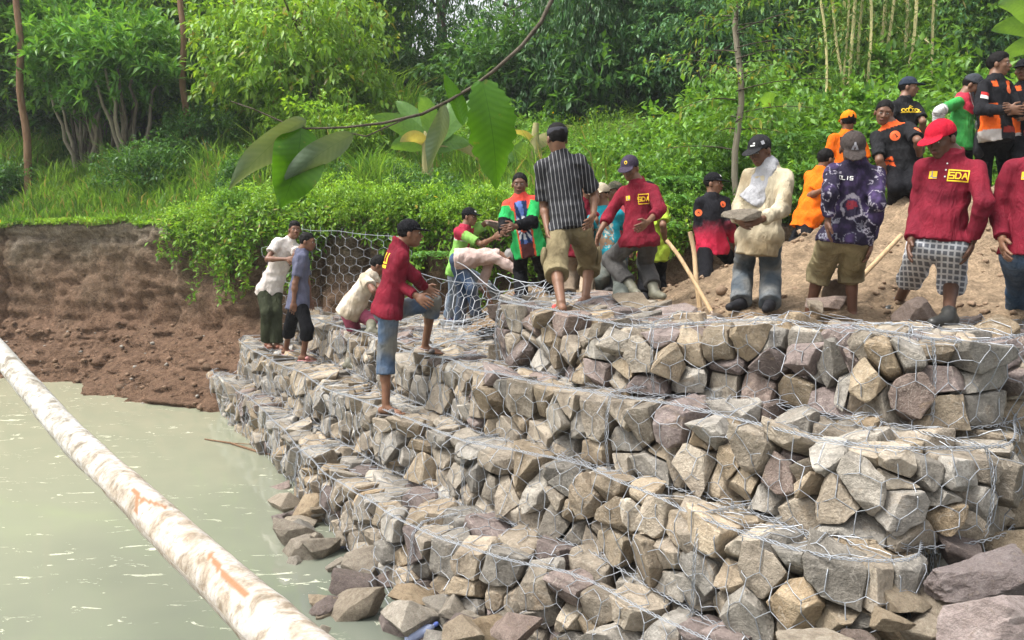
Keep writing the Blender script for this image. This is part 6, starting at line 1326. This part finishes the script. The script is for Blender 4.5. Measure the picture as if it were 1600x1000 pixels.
# ------------------------------------------------------------------ log, nets, tools, small things
def log_mat():
    m = M('pale_lichen_bark', .85, .2); c = m.attr('tc', 'Vector'); sx = m.n('ShaderNodeSeparateXYZ'); m.l(c, sx.inputs[0]); o_ = m.co()
    n1 = m.noise(m.scaled(c, (1.0, .12, 1)), 13, 6, .62, .5); n2 = m.noise(m.scaled(c, (1.6, .13, 1)), 34, 5, .7, .5); n3 = m.noise(o_, 60, 4, .6)
    a = m.ramp(n1, [(.34, (.15, .13, .10)), (.44, (.31, .285, .24)), (.52, (.40, .385, .355)), (.64, (.52, .51, .49))])
    sp = m.ramp(n2, [(.56, 0.), (.66, .8)]); a = m.mix(a, (.13, .105, .08), sp)
    near = m.ramp(sx.outputs[0], [(.50, 0.), (.80, .75)]) if False else m.ramp(m.math('MULTIPLY', sx.outputs[0], .25), [(.80, 0.), (1., .3)])
    a = m.mix(a, (.42, .29, .19), m.math('MULTIPLY', near, m.ramp(m.noise(c, 4, 4), [(.35, .4), (.6, 1.)])))
    a = m.mix(a, m.ramp(n3, [(.3, .8), (.7, 1.15)]), .8, 'MULTIPLY'); scar = m.attr('col'); a = m.mix((.27, .145, .08), a, scar); m.base(a)
    m.bump(m.math('ADD', m.math('MULTIPLY', n1, 1.5), m.math('ADD', n2, m.math('MULTIPLY', n3, .4))), .55, .012); return m.m
ctr = [(-160, 385, 5.6), (0, 553, 4.5), (118, 690, 3.6), (232, 796, 2.85), (330, 892, 2.3), (445, 998, 1.86), (600, 1135, 1.45)]
C = polyline([at(*p) for p in ctr], .02, 40); L = np.concatenate([[0], np.cumsum(np.linalg.norm(np.diff(C, axis=0), axis=1))]); m_ = 48
tg = np.gradient(C, axis=0); tg /= np.linalg.norm(tg, axis=1)[:, None]; u_ = np.cross(tg, [0, 0, 1.]); u_ /= np.linalg.norm(u_, axis=1)[:, None]; w_ = np.cross(u_, tg); th = np.linspace(0, 2 * math.pi, m_ + 1)[:-1]
U_, TH = np.meshgrid(L, th, indexing='ij'); cyl = np.stack([U_ * 2.2, np.cos(TH) * 1.1, np.sin(TH) * 1.1], -1)
rad = (.054 + .016 * U_ / L[-1]) * (1 + .075 * fbm(cyl, 3) + .035 * vnoise(np.stack([U_ * 9, U_ * 0, U_ * 0], -1)))
vv = C[:, None] + rad[..., None] * (np.cos(TH)[..., None] * u_[:, None] + np.sin(TH)[..., None] * w_[:, None])
ii = np.arange(len(C) - 1)[:, None] * m_; jj = np.arange(m_)[None]; kk = (jj + 1) % m_; f = np.stack([ii + jj, ii + kk, ii + m_ + kk, ii + m_ + jj], -1).reshape(-1, 4)
col = np.ones((len(C) * m_, 3)); P2 = vv.reshape(-1, 3)
proj = np.stack([800 + F * P2[:, 0] / (P2[:, 1] * CP - P2[:, 2] * SP), 500 - F * (P2[:, 1] * SP + P2[:, 2] * CP) / (P2[:, 1] * CP - P2[:, 2] * SP)], 1)
top = (np.sin(TH) > -.1).ravel()
for (a, b, r_) in (((209, 765), (222, 782), 3.5), ((222, 780), (258, 792), 3), ((216, 775), (212, 800), 3.), ((328, 868), (352, 900), 5), ((350, 898), (385, 930), 4.5)):
    dd_, _ = segd(proj, V(a, float), V(b, float)); col[(dd_ < r_ * (1 + .5 * vnoise(P2 * 60))) & top] = 0
t = obj('log', vv.reshape(-1, 3), f[:, ::-1], log_mat(), None, C[len(C) // 2], col=col, tc=np.c_[U_.ravel(), TH.ravel() / 2, 0 * U_.ravel()]); tag(t, 'long pale lichen-covered log slanting across the pond in the foreground', 'log')

def free_net(label, corner_fn, su, sw, a=.17, h=.2, name='wire_net', rad=.0032, borders=True):
    A, B_, tw = hexnet(0, su, 0, sw, a, h); Pa, Pb = corner_fn(A[:, 0] / su, A[:, 1] / sw), corner_fn(B_[:, 0] / su, B_[:, 1] / sw); T = Tris(); v, f = segs(Pa, Pb, np.where(tw > 0, rad * 1.35, rad)); T.add(v, f)
    t = empty(name, corner_fn(V([.5]), V([0.]))[0], label, 'wire net'); T.obj('mesh', WIRE, t, wloc(t))
    if borders:
        q = np.linspace(0, 1, 24)
        for (e, k) in ((np.ones(24), 'top_wire'), (np.zeros(24), 'bottom_wire')): T = Tris(); tube(T, corner_fn(q, e), rad * 1.4, 5); T.obj(k, WIRE, t, wloc(t))
    return t
def bil(c00, c10, c11, c01, amp=.04, sd=0, sag=0):
    c00, c10, c11, c01 = map(lambda q: V(q, float), (c00, c10, c11, c01))
    def fn(u, w):
        u = np.asarray(u)[:, None]; w = np.asarray(w)[:, None]; p = c00 * (1 - u) * (1 - w) + c10 * u * (1 - w) + c11 * u * w + c01 * (1 - u) * w
        return p + amp * np.stack([vnoise(p * 1.7 + sd), vnoise(p * 1.7 + sd + 5), vnoise(p * 1.7 + sd + 9)], 1) * 2 - V([[0, 0, 1.]]) * sag * np.sin(np.pi * u) * w
    return fn
free_net('tall upright wire netting behind the man in grey-blue T-shirt', bil(at(462, 515, 12.1), at(640, 478, 10.6), at(640, 372, 10.6), at(462, 356, 12.1), .05, 1, .04), 1.9, 1.35, rad=.0023)
free_net('netting folded down at the left, beside the leftmost man', bil(at(425, 505, 12.2), at(470, 515, 12.1), at(470, 380, 12.1), at(404, 376, 12.4), .05, 2), .5, 1.2, borders=False)
free_net('low wire netting stretched between the climbing man and the bending man', bil(at(640, 515, 9.2), at(760, 512, 9.0), at(770, 440, 9.0), at(650, 428, 9.0), .06, 3, .08), 1.1, .55)
free_net('wire netting hanging from the bending man down to the stones', bil(at(690, 505, 8.7), at(880, 478, 7.6), at(872, 442, 7.9), at(700, 418, 9.3), .08, 4, .16), 1.7, .45)
free_net('open lid of wire netting lying in front of the bending man', bil(at(640, 560, 7.9), at(770, 520, 7.3), at(800, 478, 8.6), at(660, 505, 9.2), .06, 5), 1.3, 1.4)
free_net('loose wire netting curling up behind the striped man', bil(at(760, 470, 8.4), at(865, 478, 7.7), at(858, 425, 8.0), at(785, 430, 8.6), .10, 6, .05), .9, .55)
free_net('spare wire netting spread in the shallows below the lowest gabion', bil(at(560, 1000, 4.95), at(760, 1030, 4.5), at(640, 880, 5.3), at(540, 880, 5.9), .05, 8), 1.1, .9, borders=False)

WOOD = bark_mat('pale_handle_wood', (.36, .24, .13), (.52, .38, .23)); STEEL = plain('rusty_steel', (.16, .12, .09), .5, .5, .4, 20, .5)
def tool(name, label, pts, r, blade=None):
    t = empty(name, pts[-1], label, name.replace('_', ' ')); T = Tris(); tube(T, polyline(pts, .04, 4), r, 8); T.obj('handle', WOOD, t, wloc(t))
    if blade is not None:
        c, fr, rad = blade; v, q = Field().ell(c, rad, fr, .01).cap(pts[-1], c, .02, .02, .02).build(.01); obj('blade', v, q, STEEL, t, wloc(t))
tool('hoe', 'curved wooden hoe handle leaning right, in the sand beside the black-red shirt', [at(1042, 376, 7.0), at(1060, 398, 6.9), at(1085, 440, 6.7), at(1112, 488, 6.5)], .018, (at(1118, 500, 6.45), None, (.08, .02, .06)))
tool('pickaxe', 'upright wooden pickaxe handle with swollen tip beside the curved hoe handle', [at(1078, 362, 7.2), at(1085, 392, 7.2), at(1087, 430, 7.1), at(1094, 486, 7.0)], [.026] * 1 + [.02] if False else .021, (at(1096, 496, 6.95), None, (.1, .02, .03)))
tool('shovel', 'shovel with pale handle stuck in the sand behind the khaki shorts', [at(1408, 368, 6.9), at(1345, 434, 6.55), at(1322, 455, 6.45)], .02, (at(1308, 462, 6.4), (nrm((.3, .2, 1)), nrm((-.3, 1, .2)), nrm((-1, 0, .3))), (.13, .02, .15)))
# scraps: floating branch and a crushed plastic bottle
t = empty('floating_branch', atz(390, 705, WZ), 'thin brown branch floating in the pond near the gabions', 'branch'); T = Tris()
tube(T, [atz(320, 686, WZ + .01), atz(360, 692, WZ + .02), atz(400, 705, WZ + .01), atz(450, 716, WZ + .02)], [.008, .012, .015, .01], 6); T.obj('stick', BARKR, t, wloc(t))
T = Tris(); tube(T, [atz(360, 692, WZ + .02), atz(405, 695, WZ + .03)], .006, 5); tube(T, [atz(400, 705, WZ + .01), atz(440, 700, WZ + .03)], .006, 5); T.obj('twig', BARKR, t, wloc(t))
m = M('clear_blue_plastic', .15, .6); m.base((.45, .52, .75)); m.b.inputs['Transmission Weight'].default_value = .5
for (px, py, lab) in ((541, 848, 'crushed clear plastic bottle floating by the rocks'), (655, 992, 'clear plastic bottle caught under the netting at the bottom')):
    c = atz(px, py, WZ + .03); t = empty('plastic_bottle', c, lab, 'bottle'); v, q = Field().cap(c - V([.05, .05, 0]), c + V([.05, .05, .01]), .036, .034, .01).cap(c + V([.05, .05, .01]), c + V([.085, .085, .02]), .02, .014, .01).build(.007, .003, 60); obj('bottle_body', v, q, m.m, t, c); v, q = Field().cap(c + V([.085, .085, .02]), c + V([.098, .098, .022]), .016, .016, .004).build(.006); obj('bottle_cap', v, q, BLUEP, t, c)
# clods and pebbles (stuff)
rg = np.random.default_rng(9); T = Tris(); v0, f0 = ICO[1]
for k in range(3600):
    if k % 2 == 0:
        x = rg.uniform(-1.5, 6.5); y = rg.uniform(5.5, 9.3); z = float(ground_z(V([x]), V([y]))[0]); r = rg.uniform(.008, .035) * (1 if rg.random() < .93 else 2.2)
        if vnoise(V([x * 1.7, y * 1.7, 3.])) < -.05: continue
        if y < np.interp(x, T1L[:, 0], T1L[:, 1]) - .3: continue
        c = V((.22, .155, .105)) * rg.uniform(.7, 1.3)
    else:
        j = int(rg.uniform(.0, 1) * (len(C2) - 1)); o_ = rg.uniform(.35, 1.5); 
        if C2[j, 0] > -4: continue
        z = float(np.interp(o_, prof_o[:11][::-1] if False else V([0, .16, .26, .42, .62, .88, 1.12, 1.35, 1.65]), V([-.5, -.9, -1.2, -1.45, -1.65, -1.9, -2.15, -2.4, -2.6]))); dloc = .05
        ib = int(np.clip(round(j), 0, len(C2) - 1)); col_ = vv_bank = None
        row = np.argmin(np.abs(Pz[ib] - z)); pt = V([C2[ib, 0] + N2[ib, 0] * Po[ib, row], C2[ib, 1] + N2[ib, 1] * Po[ib, row], Pz[ib, row]]); x, y, z = pt; r = rg.uniform(.012, .05) * (1 if rg.random() < .95 else 2.); c = V((.15, .10, .068)) * rg.uniform(.7, 1.4)
        if rg.random() < .08: c = V((.25, .23, .2))
    T.add(v0 * (1 + .25 * rg.normal(size=(len(v0), 1))) * r * V([1, 1, .7]) + V([x, y, z + r * .2]), f0, c)
m = M('clod_earth', .95, .1); m.base(m.mix(m.attr('col'), m.ramp(m.noise(m.co(), 40, 4), [(.3, .7), (.7, 1.25)]), 1., 'MULTIPLY')); o = T.obj('clods', m.m, smooth=False, usecol=True); tag(o, 'loose clods and pebbles scattered over the heap and the foot of the bank', kind='stuff')
